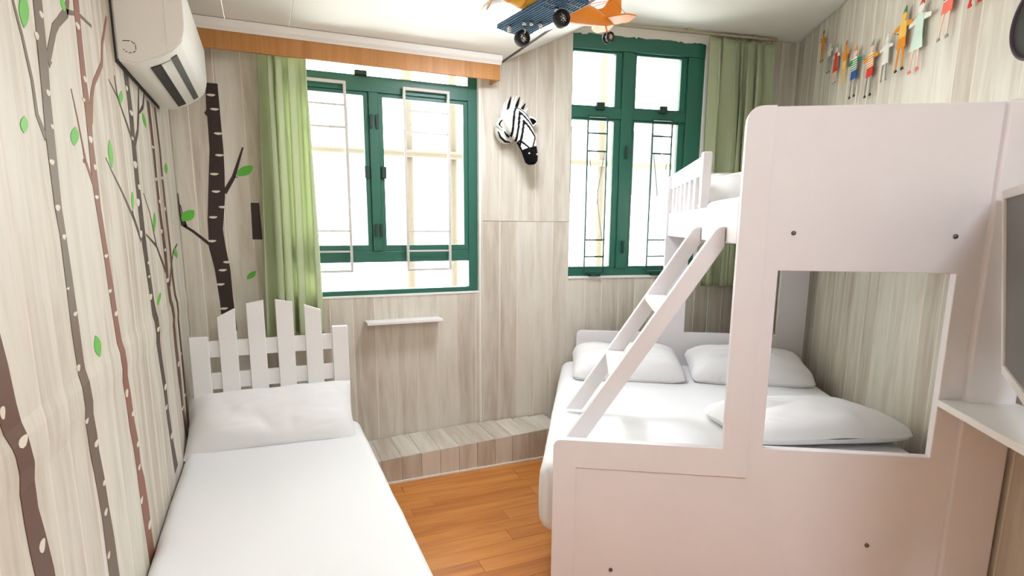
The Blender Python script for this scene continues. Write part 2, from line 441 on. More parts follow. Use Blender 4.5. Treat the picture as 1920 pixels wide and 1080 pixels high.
for z in (1.32, 1.95): 
    h = prism('handle', [rpoly([(0.985, z, .005), (1.000, z, .005), (1.004, z + .085, .006), (0.988, z + .085, .006)])], -0.012, 0.0, 'y', GREEN_D, w2)
box('sill', (0.60, 1.575), (-0.008, 0.08), (1.150, 1.1655), WHITE_PAINT, w2, 0.002)
box('plaster_edge', (1.551, 1.575), (-0.003, 0.03), (1.1655, 2.66), WHITE_PAINT, w2, 0.002)
# brushed edge of green paint running onto the plaster above the tall window
pts = [(0.60, 2.69)]
random.seed(3)
x = 0.60
while x < 1.55:
    pts.append((x, 2.712 + random.uniform(-.007, .007))); x += random.uniform(.01, .035)
pts += [(1.55, 2.705), (1.55, 2.69)]
prism('paint_edge', [pts], -0.0004, 0.009, 'y', GREEN, w2)

# outside: neighbouring house and bamboo scaffold poles
FAC = mat('facade_pale', (236, 232, 226), 0.8)
bd = empty('apartment_building', (1.6, 9.2, 0)); tag(bd, 'washed out pale apartment building seen through the windows', 'building')
box('wall', (-5, 6.5), (0, 0.3), (-2, 7.5), FAC, bd, 0)
FWM = mat('facade_window', (66, 67, 66), 0.5)
for i in range(6):
    for j in range(3):
        x = -4.2 + i * 1.75; z = -0.6 + j * 2.6
        wn = box('window', (x, x + 0.9), (-0.05, 0.0), (z, z + 1.3), WHITE_PAINT, bd, 0)
        box('pane', (x + .08, x + .82), (-0.056, -0.05), (z + .08, z + 1.22), FWM, wn, 0)
BAM = mat('bamboo', (80, 72, 59), 0.7)
def pole(a, b, label, r=0.03):
    v = Vector(b) - Vector(a); k = 9
    pts = []; rr = []
    for i in range(k + 1):
        for e, q in ((-.012, 1.0), (0, 1.12), (.012, 1.0)):
            t = (i + .5) / (k + 1) + e; pts.append(Vector(a) + v * t); rr.append(r * q)
    o = tube('bamboo_pole', [p - Vector(a) for p in pts], rr, BAM, None, 8); o.location = a
    tag(o, label, 'pole', 'bamboo scaffolding outside the windows')
pole((-0.9, 5.0, 2.10), (4.6, 5.0, 2.12), 'pale horizontal bamboo scaffold pole outside the wide window')
pole((1.19, 5.07, -0.5), (1.19, 5.07, 4.5), 'upright bamboo pole behind the left bar of the right grille', 0.045)
pole((1.6, 5.07, -0.5), (1.6, 5.07, 4.5), 'upright bamboo pole behind the right edge of the wide window', 0.035)
pole((3.15, 5.07, -0.5), (3.15, 5.07, 4.5), 'upright bamboo pole behind the left panes of the tall window', 0.04)
# ------------------------------------------------------------------ soft things
def rounded_slab(name, x, y, z, r, m, parent=None, nx=28, ny=40, bulge=0.0, wr=0.0, seed=0, bow=0.0):
    """mattress in a fitted sheet: rounded block with a soft uneven surface"""
    bm = bmesh.new(); bm_box(bm, x[0], x[1], y[0], y[1], z[0], z[1], r, 4)
    bmesh.ops.subdivide_edges(bm, edges=[e for e in bm.edges if e.calc_length() > 0.12], cuts=18, use_grid_fill=True)
    cx, cy = (x[0] + x[1]) / 2, (y[0] + y[1]) / 2
    for v in bm.verts:
        p = v.co
        u = abs(p.x - cx) / ((x[1] - x[0]) / 2); w_ = abs(p.y - cy) / ((y[1] - y[0]) / 2); h = (p.z - z[0]) / (z[1] - z[0])
        d = noise.noise(Vector((p.x * 5 + seed, p.y * 5, p.z * 6))) * wr + noise.noise(Vector((p.x * 14 + seed, p.y * 9, p.z * 4))) * wr * 0.4
        p.z += d * (1 if h > .5 else 0.3)
        side = 4 * h * (1 - h)
        if u > .97: p.x += math.copysign(bulge * side + d * 0.6, p.x - cx)
        if w_ > .97: p.y += math.copysign(bulge * side + d * 0.6, p.y - cy)
    return from_bm(name, bm, m, parent, True)
def pillow(name, L_, W_, T_, m, seed=0, parent=None, crease=1.0, flat=0.35, n=44, ex=0.46, cut=1.0):
    """filled pillow case: pinched corners, soft creases; lies in local x (length), y (depth), z up, base at z=0"""
    vs = []; fs = []; rnd = random.Random(seed)
    ks = [(rnd.uniform(-1, 1), rnd.uniform(-1, 1), rnd.uniform(0, 6.28), rnd.uniform(.25, .6)) for _ in range(7)]
    def H(u, v):
        e = max(0.0, (1 - abs(u) ** 3.6)) * max(0.0, (1 - abs(v) ** 2.8))
        return e ** ex
    for side in (1, -1):
        for j in range(n + 1):
            for i in range(n + 1):
                u = -1 + 2 * i / n; v = -1 + 2 * j / n
                px = u * (1 - 0.045 * (1 - v * v) * abs(u) ** 3 - 0.07 * cut * (u * v) ** 6); py = v * (1 - 0.07 * (1 - u * u) * abs(v) ** 3 - 0.09 * cut * (u * v) ** 6)
                h = H(u, v)
                c = 0.0
                for a, b, t, wd in ks:
                    q = (u - a) * math.cos(t) + (v - b) * math.sin(t); r_ = -(u - a) * math.sin(t) + (v - b) * math.cos(t)
                    c += math.exp(-(q / 0.055) ** 2) * math.exp(-(r_ / wd) ** 2)
                nn = noise.noise(Vector((u * 2.2 + seed * 3.1, v * 2.2, side * 2.0)))
                n2 = noise.noise(Vector((u * 6 + seed, v * 6, side * 5.0)))
                zt = T_ * (1 - flat) * h * (1 + 0.16 * nn + 0.05 * n2) - 0.010 * crease * c * h
                zb = -T_ * flat * h * (1 + 0.1 * nn)
                edge = 0.006 * (1 - h)
                vs.append((px * L_ / 2, py * W_ / 2, T_ * flat + (zt + edge * nn if side == 1 else zb + edge * nn)))
    m_ = (n + 1) * (n + 1)
    for k in range(2):
        for j in range(n):
            for i in range(n):
                a = k * m_ + j * (n + 1) + i
                f = (a, a + 1, a + n + 2, a + n + 1)
                fs.append(f if k == 0 else f[::-1])
    bm = bmesh.new(); bv = [bm.verts.new(v) for v in vs]
    for f in fs: bm.faces.new([bv[i] for i in f])
    bmesh.ops.remove_doubles(bm, verts=bm.verts, dist=1e-4)
    return from_bm(name, bm, m, parent, True)
def place(o, loc, rx=0, ry=0, rz=0, base=None):
    M = Matrix.Translation(loc) @ Matrix.Rotation(rz, 4, 'Z') @ Matrix.Rotation(ry, 4, 'Y') @ Matrix.Rotation(rx, 4, 'X')
    o.matrix_world = (base @ M) if base else M

# ------------------------------------------------------------------ single bed on the left
HB = WHITE_PAINT
sb = empty('single_bed', (0, 3.12, 0)); tag(sb, 'white single bed frame with a picket fence headboard', 'bed')
for x0, x1, z1 in ((-0.372, -0.288, 0.953), (0.299, 0.381, 0.968)):
    box('post', (x0, x1), (0, 0.034), (0, z1), HB, sb, 0.004)
for a, b, za, zb in ((-0.241, -0.159, 1.049, 1.090), (-0.107, -0.026, 1.111, 1.125), (0.028, 0.110, 1.126, 1.111), (0.165, 0.248, 1.094, 1.063)):
    prism('picket', [[(a, 0.30), (b, 0.30), (b, zb), (a, za)]], -0.004, 0.014, 'y', HB, sb, 0.003)
for z0, z1 in ((0.845, 0.928), (0.680, 0.765)):
    box('headboard_rail', (-0.290, 0.301), (0.014, 0.030), (z0, z1), HB, sb, 0.003)
box('side_rail', (-0.372, -0.347), (-1.9, 0), (0.16, 0.27), HB, sb)
box('side_rail', (0.356, 0.381), (-1.9, 0), (0.16, 0.27), HB, sb)
box('foot_rail', (-0.372, 0.381), (-1.925, -1.9), (0.12, 0.30), HB, sb)
for i in range(9): box('bed_slat', (-0.347, 0.356), (-1.82 + i * .21, -1.74 + i * .21), (0.235, 0.25), HB, sb)
for x in (-0.372, 0.331): box('leg', (x, x + .05), (-1.9, -1.85), (0, 0.16), HB, sb)
sm = rounded_slab('mattress', (-0.403, 0.417), (1.19, 3.105), (0.252, 0.452), 0.045, SHEET, wr=0.004, bulge=0.004, seed=2)
tag(sm, 'narrow mattress in a fitted white sheet on the single bed', 'mattress')
p = pillow('pillow', 0.79, 0.37, 0.17, PILLOW, 5, crease=1.0, ex=0.66, cut=0.2)
place(p, (-0.012, 3.030, 0.498), math.radians(39), math.radians(-1.5), math.radians(-4))
tag(p, 'white pillow leaning against the picket headboard of the single bed', 'pillow')

# ------------------------------------------------------------------ bunk bed (local x across, y towards the head, z up)
bk = empty('bunk_bed', PB, AB); tag(bk, 'white lacquered bunk bed with a wide lower bunk and slanted ladder', 'bunk bed')
BM = Matrix.Translation(PB) @ Matrix.Rotation(AB, 4, 'Z')
foot = prism('foot_panel', [
    rpoly([(0.0, 0.0), (1.47, 0.0), (1.47, 1.883), (0.603, 1.883, .055), (0.603, 0.72), (0.0, 0.72, .03)]),
    [(0.737, 0.729), (1.283, 0.729), (1.283, 1.358), (0.737, 1.358)]], 0.0, 0.034, 'y', BUNK, bk, 0.003)
prism('foot_trim', [rpoly([(-0.004, 0.0), (0.082, 0.0), (0.082, 0.617), (0.689, 0.617), (0.689, 1.886), (0.600, 1.886, .055), (0.600, 0.723), (-0.004, 0.723, .032)])], -0.007, 0.0, 'y', BUNK, bk, 0.0015)
box('foot_post', (1.352, 1.506), (-0.022, 0.034), (0.0, 1.886), BUNK, bk, 0.008, 3)
for s, z in ((0.774, 1.483), (1.264, 1.476), (0.224, 0.209), (1.117, 0.389)):
    lathe('bolt', [(0, -0.008), (0.005, -0.0075), (0.0075, -0.004), (0.0075, 0.0)], STEEL, bk, (s, 0.0 if s < .7 and z < .6 else 0.0, z), 'y', 12)
prism('head_panel', [
    rpoly([(0.035, 0.0), (1.49, 0.0), (1.49, 1.835, .05), (0.590, 1.835, .05), (0.590, 0.808), (0.035, 0.808, .035)]),
    [(0.740, 0.815), (1.318, 0.815), (1.318, 1.40), (0.740, 1.40)]], 1.80, 1.834, 'y', BUNK, bk, 0.003)
# upper bunk
box('upper_side_rail', (0.602, 0.630), (0.034, 1.80), (1.445, 1.585), BUNK, bk)
box('upper_side_rail', (1.455, 1.480), (0.034, 1.80), (1.445, 1.62), BUNK, bk)
box('upper_platform', (0.630, 1.455), (0.036, 1.798), (1.455, 1.475), BUNK, bk)
gz0, gz1 = 1.585, 1.735
gp = box('guard_post', (0.602, 0.645), (0.745, 0.79), (1.585, 1.838), BUNK, bk, 0.008, 3)
box('guard_rail', (0.606, 0.628), (0.79, 1.80), (1.735, 1.822), BUNK, bk, 0.004)
for i in range(6):
    y0 = 0.935 + i * 0.147
    box('guard_slat', (0.608, 0.626), (y0, y0 + 0.055), (1.583, 1.737), BUNK, bk)
# lower bunk
box('lower_side_rail', (0.005, 0.03), (0.034, 1.80), (0.13, 0.295), BUNK, bk)
box('lower_side_rail', (1.455, 1.48), (0.034, 1.80), (0.13, 0.42), BUNK, bk)
box('lower_platform', (0.03, 1.455), (0.036, 1.798), (0.285, 0.305), BUNK, bk)
# ladder
def stringer(n0, n1):
    sl_ = 1.577
    f = lambda z: 0.049 + (z - 0.678) / sl_
    prism('ladder_stringer', [rpoly([(f(0.622), 0.622), (f(0.622) + .080, 0.622), (0.600, 1.428), (0.600, 1.503), (f(1.503), 1.503, .02)])], n0, n1, 'y', BUNK, bk, 0.004)
stringer(0.185, 0.222); stringer(0.665, 0.702)
for z in (0.895, 1.165):
    c = 0.049 + (z - 0.678) / 1.577
    box('ladder_tread', (c + 0.012, c + 0.10), (0.222, 0.665), (z, z + 0.028), BUNK, bk, 0.003)
lm = rounded_slab('mattress', (-0.055, 1.452), (0.04, 1.795), (0.306, 0.605), 0.055, SHEET, wr=0.005, bulge=0.008, seed=9)
lm.matrix_world = BM
tag(lm, 'wide mattress in a white sheet on the lower bunk', 'mattress')
um = rounded_slab('mattress', (0.633, 1.452), (0.04, 1.795), (1.476, 1.615), 0.03, SHEET, wr=0.003, seed=4)
um.matrix_world = BM
tag(um, 'white mattress on the narrow upper bunk', 'mattress')
GP_ = 'pillows on the bunk bed'
def bunk_pillow(L_, W_, T_, seed, loc, rx, rz, label, cr=1.0):
    q = pillow('pillow', L_, W_, T_, PILLOW, seed, crease=cr)
    place(q, loc, math.radians(rx), 0, math.radians(rz), BM)
    tag(q, label, 'pillow', GP_)
bunk_pillow(0.68, 0.50, 0.17, 11, (0.350, 1.50, 0.600), 8, 2, 'white pillow at the lower bunk headboard, the one behind the ladder', 1.2)
bunk_pillow(0.70, 0.48, 0.17, 12, (1.068, 1.52, 0.600), 8, -2, 'white pillow at the lower bunk headboard, on the wall side', 1.0)
bunk_pillow(0.74, 0.50, 0.145, 13, (1.06, 0.555, 0.597), -3, 12, 'white pillow lying flat at the foot opening of the lower bunk', 1.0)
bunk_pillow(0.70, 0.46, 0.19, 14, (1.02, 1.42, 1.610), 10, 0, 'white pillow on the upper bunk behind the guard rail', 1.0)

# ------------------------------------------------------------------ right hand side: shelf, television, round disc
ws = empty('wall_shelf', PB + DB * 1.514 + Vector((0, 0, 0.915)), AB); tag(ws, 'white shelf board on the right wall below the television', 'shelf')
prism('board', [[(-0.238, -0.005), (-0.002, -0.005), (-0.002, -1.05), (-0.300, -1.05)]], 0.0, 0.023, 'z', WHITE_PAINT, ws, 0.002)
for y_ in (-0.25, -0.8): prism('bracket', [[(-0.004, 0.0), (-0.004, -0.14), (-0.15, 0.0)]], y_, y_ + .015, 'y', WHITE_PAINT, ws)
tv = empty('television')
e_ = Vector((-0.839, -0.545, 0)); f_ = Vector((-0.543, 0.84, 0))
u_ = (f_ * 0.063 + Vector((0, 0, 0.545))).normalized(); w_ = e_.cross(u_).normalized()
if w_.dot(f_) < 0: w_ = -w_
# local x along the screen towards the camera, y out of the screen, z up
tv.matrix_world = Matrix(((e_.x, w_.x, u_.x, 2.09), (e_.y, w_.y, u_.y, 0.98), (e_.z, w_.z, u_.z, 1.056), (0, 0, 0, 1)))
tag(tv, 'white framed television turned towards the beds on the right wall', 'television')
frame_rect('bezel', 0.0, 0.82, 0.0, 0.562, .024, .018, .030, .026, -0.030, 0.004, WHITE_PAINT, tv, 0.003)
box('screen', (0.016, 0.804), (-0.02, -0.004), (0.024, 0.54), mat('screen_grey', (116, 114, 110), 0.55), tv, 0)
box('back_cover', (0.06, 0.76), (-0.060, -0.030), (0.05, 0.50), mat('tv_back', (60, 60, 62), 0.6), tv, 0.01)
tube('bracket_arm', [(0.30, -0.06, 0.27), (0.18, -0.14, 0.27), (0.12, -0.155, 0.27)], 0.014, DARK, tv, 8)
dk = empty('round_disc', PB + DB * 1.5165 + NB * 0.130 + Vector((0, 0, 2.155)), AB); tag(dk, 'dark round disc mounted high on the right wall at the frame edge', 'wall disc')
lathe('rim', [(0.118, 0.0), (0.124, -0.012), (0.122, -0.030), (0.114, -0.034), (0.110, -0.026)], mat('disc_rim', (64, 44, 58), 0.5), dk, axis='x', n=40)
lathe('face', [(0.0, -0.020), (0.06, -0.022), (0.112, -0.026), (0.116, -0.008), (0.0, 0.0)], mat('disc_dark', (52, 46, 40), 0.7), dk, axis='x', n=40)
tube('hub', [(-0.036, 0, 0), (-0.018, 0, 0)], 0.012, DARK, dk, 10)

# ------------------------------------------------------------------ air conditioner
ac = empty('air_conditioner', (-0.41, 2.335, 0)); tag(ac, 'white split air conditioner hanging high on the left wall', 'air conditioner')
pr = rpoly([(0.004, 2.325), (0.004, 2.027), (0.060, 2.018, .02), (0.125, 2.046, .02), (0.168, 2.074, .02), (0.196, 2.105, .012), (0.206, 2.150, .02), (0.206, 2.31, .02), (0.180, 2.328, .01)])
bm = bmesh.new()
va = [bm.verts.new((a, 0.0, b)) for a, b in pr]; vb = [bm.verts.new((a, 0.835, b)) for a, b in pr]
bm.faces.new(va); bm.faces.new(vb[::-1])
for i in range(len(pr)): bm.faces.new((va[i], va[(i + 1) % len(pr)], vb[(i + 1) % len(pr)], vb[i]))
bmesh.ops.recalc_face_normals(bm, faces=bm.faces)
bmesh.ops.bevel(bm, geom=[e for e in bm.edges if len(e.link_faces) == 2 and e.calc_face_angle(0) > 1.0], offset=0.006, segments=2, affect='EDGES')
from_bm('casing', bm, PLASTIC, ac)
prism('mounting_plate', [[(0.0, 2.019), (0.005, 2.019), (0.005, 2.330), (0.0, 2.330)]], -0.004, 0.838, 'y', DARK, ac)
prism('front_cover', [rpoly([(0.150, 2.085), (0.198, 2.112, .01), (0.2085, 2.150, .02), (0.2085, 2.31, .02), (0.180, 2.331, .01), (0.150, 2.3305)])], -0.003, 0.838, 'y', PLASTIC, ac, 0.003)
# outlet slots and vanes along the sloping underside
def ac_strip(name, a, b, y0, y1, lift, m, th=0.004):
    (ax, az), (bx, bz) = a, b
    d = Vector((bx - ax, 0, bz - az)).normalized(); nn = Vector((d.z, 0, -d.x))
    if nn.z > 0: nn = -nn
    q = [Vector((ax, 0, az)) + nn * lift, Vector((bx, 0, bz)) + nn * lift, Vector((bx, 0, bz)) + nn * (lift - th), Vector((ax, 0, az)) + nn * (lift - th)]
    prism(name, [[(p.x, p.z) for p in q]], y0, y1, 'y', m, ac)
ac_strip('outlet_slot', (0.088, 2.0285), (0.120, 2.0435), 0.075, 0.775, 0.003, DARK)
ac_strip('vane', (0.120, 2.0440), (0.150, 2.0620), 0.075, 0.775, 0.006, PLASTIC)
ac_strip('outlet_slot', (0.152, 2.0640), (0.172, 2.0770), 0.060, 0.775, 0.003, mat('slot_grey', (92, 92, 90), 0.5))
# dashed knock-out mark on the near end
bm = bmesh.new()
arc = [(0.030, 2.062), (0.030, 2.098), (0.045, 2.102)] 
def seg(a, b): bm_tube(bm, [(a[0], -0.001, a[1]), (b[0], -0.001, b[1])], 0.0011, 5)
for a, b in (((0.026, 2.088), (0.046, 2.090)), ((0.050, 2.089), (0.060, 2.082)), ((0.061, 2.079), (0.061, 2.064)), ((0.059, 2.060), (0.052, 2.054)), ((0.048, 2.053), (0.040, 2.053)), ((0.036, 2.054), (0.031, 2.056)), ((0.029, 2.059), (0.026, 2.063))): seg(a, b)
from_bm('dashed_mark', bm, DARK, ac)

# ------------------------------------------------------------------ pelmet, curtains, rails, small shelf
pe = empty('curtain_pelmet', (0, 3.37, 0)); tag(pe, 'orange wood curtain pelmet with cream cornice above the wide window', 'pelmet')
box('front_board', (-0.408, 1.364), (0.0, 0.018), (2.362, 2.456), OAK, pe, 0.002)
box('end_board', (1.346, 1.364), (0.018, 0.142), (2.362, 2.456), OAK, pe, 0.002)
prism('cornice', [rpoly([(-0.004, 2.448), (-0.010, 2.456, .003), (-0.024, 2.468, .006), (-0.030, 2.497), (0.02, 2.499), (0.02, 2.457), (0.0, 2.457)])], -0.408, 1.368, 'x', CEIL, pe)
tube('curtain_rod', [(-0.405, 0.075, 2.405), (1.34, 0.075, 2.405)], 0.008, WHITE_PAINT, pe, 8)
def curtain(name, w_top, w_bot, x_top, x_bot, z0, z1, folds, amp, seed, base, label, gather=None):
    nu, nv = 160, 46; vs = []; fs = []; rnd = random.Random(seed)
    ph = [rnd.uniform(-.5, .5) for _ in range(folds + 2)]
    for j in range(nv + 1):
        t = j / nv; z = z1 + (z0 - z1) * t
        for i in range(nu + 1):
            s = i / nu
            sw = s + 0.055 * math.sin(2 * math.pi * 1.35 * s + seed) + 0.025 * math.sin(2 * math.pi * 3.1 * s + 2 * seed + t)
            k = min(max(sw, 0), 1) * folds * 0.999; q = ph[int(k)] * (1 - k % 1) + ph[int(k) + 1] * (k % 1)
            a = amp * (0.45 + 0.55 * min(1, t * 4 + .15)) * (1 + 0.35 * q)
            ww = w_top + (w_bot - w_top) * t; xx = x_top + (x_bot - x_top) * t
            wob = 0.7 * math.sin(t * 2.3 + seed + s * 2) + q * 1.8
            y_ = a * math.sin(2 * math.pi * k + wob) + a * 0.22 * math.sin(4 * math.pi * k + 1.3 + 2 * t)
            x_ = xx + ww * s + 0.010 * math.sin(2 * math.pi * k * 2 + 1 + t * 2) * (ww / .26)
            if t < .06: y_ *= 0.55 + 7 * t          # gathered heading tape
            zz = z + (0.008 * math.sin(2 * math.pi * k) if j == 0 else 0) + 0.006 * q * t
            vs.append((x_, y_, zz))
    for j in range(nv):
        for i in range(nu):
            a = j * (nu + 1) + i; fs.append((a, a + 1, a + nu + 2, a + nu + 1))
    o = raw(name, vs, fs, CURTAIN, base, True, fix=False)
    sd = o.modifiers.new('thickness', 'SOLIDIFY'); sd.thickness = 0.002
    return o
c1 = empty('curtain', (0.0, 3.445, 0)); tag(c1, 'pale green curtain gathered left of the wide window, behind the picket headboard', 'curtain', 'green curtains')
curtain('fabric', 0.250, 0.290, 0.018, -0.012, 0.87, 2.40, 4, 0.036, 3, c1, '')
for i in range(7): tube('hook', [(0.03 + i * .037, 0, 2.395), (0.03 + i * .037, 0, 2.415)], 0.003, CHROME, c1, 6)
c2 = empty('curtain', W2 - N2 * 0.062, A2); tag(c2, 'olive green curtain hanging right of the tall window, behind the bunk bed', 'curtain', 'green curtains')
curtain('fabric', 0.470, 0.45, 1.560, 1.600, 1.085, 2.735, 6, 0.026, 8, c2, '')
for i in range(9): tube('hook', [(1.58 + i * .054, 0, 2.735), (1.58 + i * .054, 0, 2.752)], 0.003, CHROME, c2, 6)
cr = empty('curtain_rail', W2 - N2 * 0.062, A2); tag(cr, 'slim metal curtain rail under the ceiling above the tall window', 'curtain rail')
RAILM = mat('rail_metal', (196, 186, 160), 0.35, 0.6)
box('track', (0.74, 2.05), (-0.009, 0.009), (2.752, 2.768), RAILM, cr, 0.002)
for s in (0.80, 1.36, 1.86): box('clip', (s, s + .02), (-0.014, 0.014), (2.765, 2.779), RAILM, cr, 0.002)
sh = empty('wall_shelf', (0, 3.52, 0)); tag(sh, 'narrow white floating shelf on the plank wall under the wide window', 'shelf')
box('board', (0.532, 1.000), (-0.105, -0.001), (0.908, 0.926), WHITE_PAINT, sh, 0.003)
for x in (0.62, 0.90): box('support_pin', (x, x + .012), (-0.06, -0.001), (0.899, 0.908), CHROME, sh, 0.001)

# ------------------------------------------------------------------ ceiling lamps
LAMP = emit('lamp_glow', (238, 244, 255), LAMP_STRENGTH)
def ceiling_lamp(loc, label, size=1.0):
    c = empty('ceiling_lamp', loc); c.scale = (size, size, 1); tag(c, label, 'lamp', 'round ceiling lamps')
    lathe('base', [(0, 0), (0.195, 0), (0.20, -0.012), (0.19, -0.022), (0, -0.022)], WHITE_PAINT, c, n=40)
    lathe('diffuser', [(0.185, -0.022), (0.178, -0.040), (0.14, -0.052), (0.07, -0.058), (0, -0.060)], LAMP, c, n=40)
    return c
ceiling_lamp((1.195, 2.66, FZ - 0.0005), 'glowing round ceiling lamp behind the toy airplane')
ceiling_lamp((0.82, -0.22, FZ - 0.0005), 'round ceiling lamp above the near end of the room', 1.2)
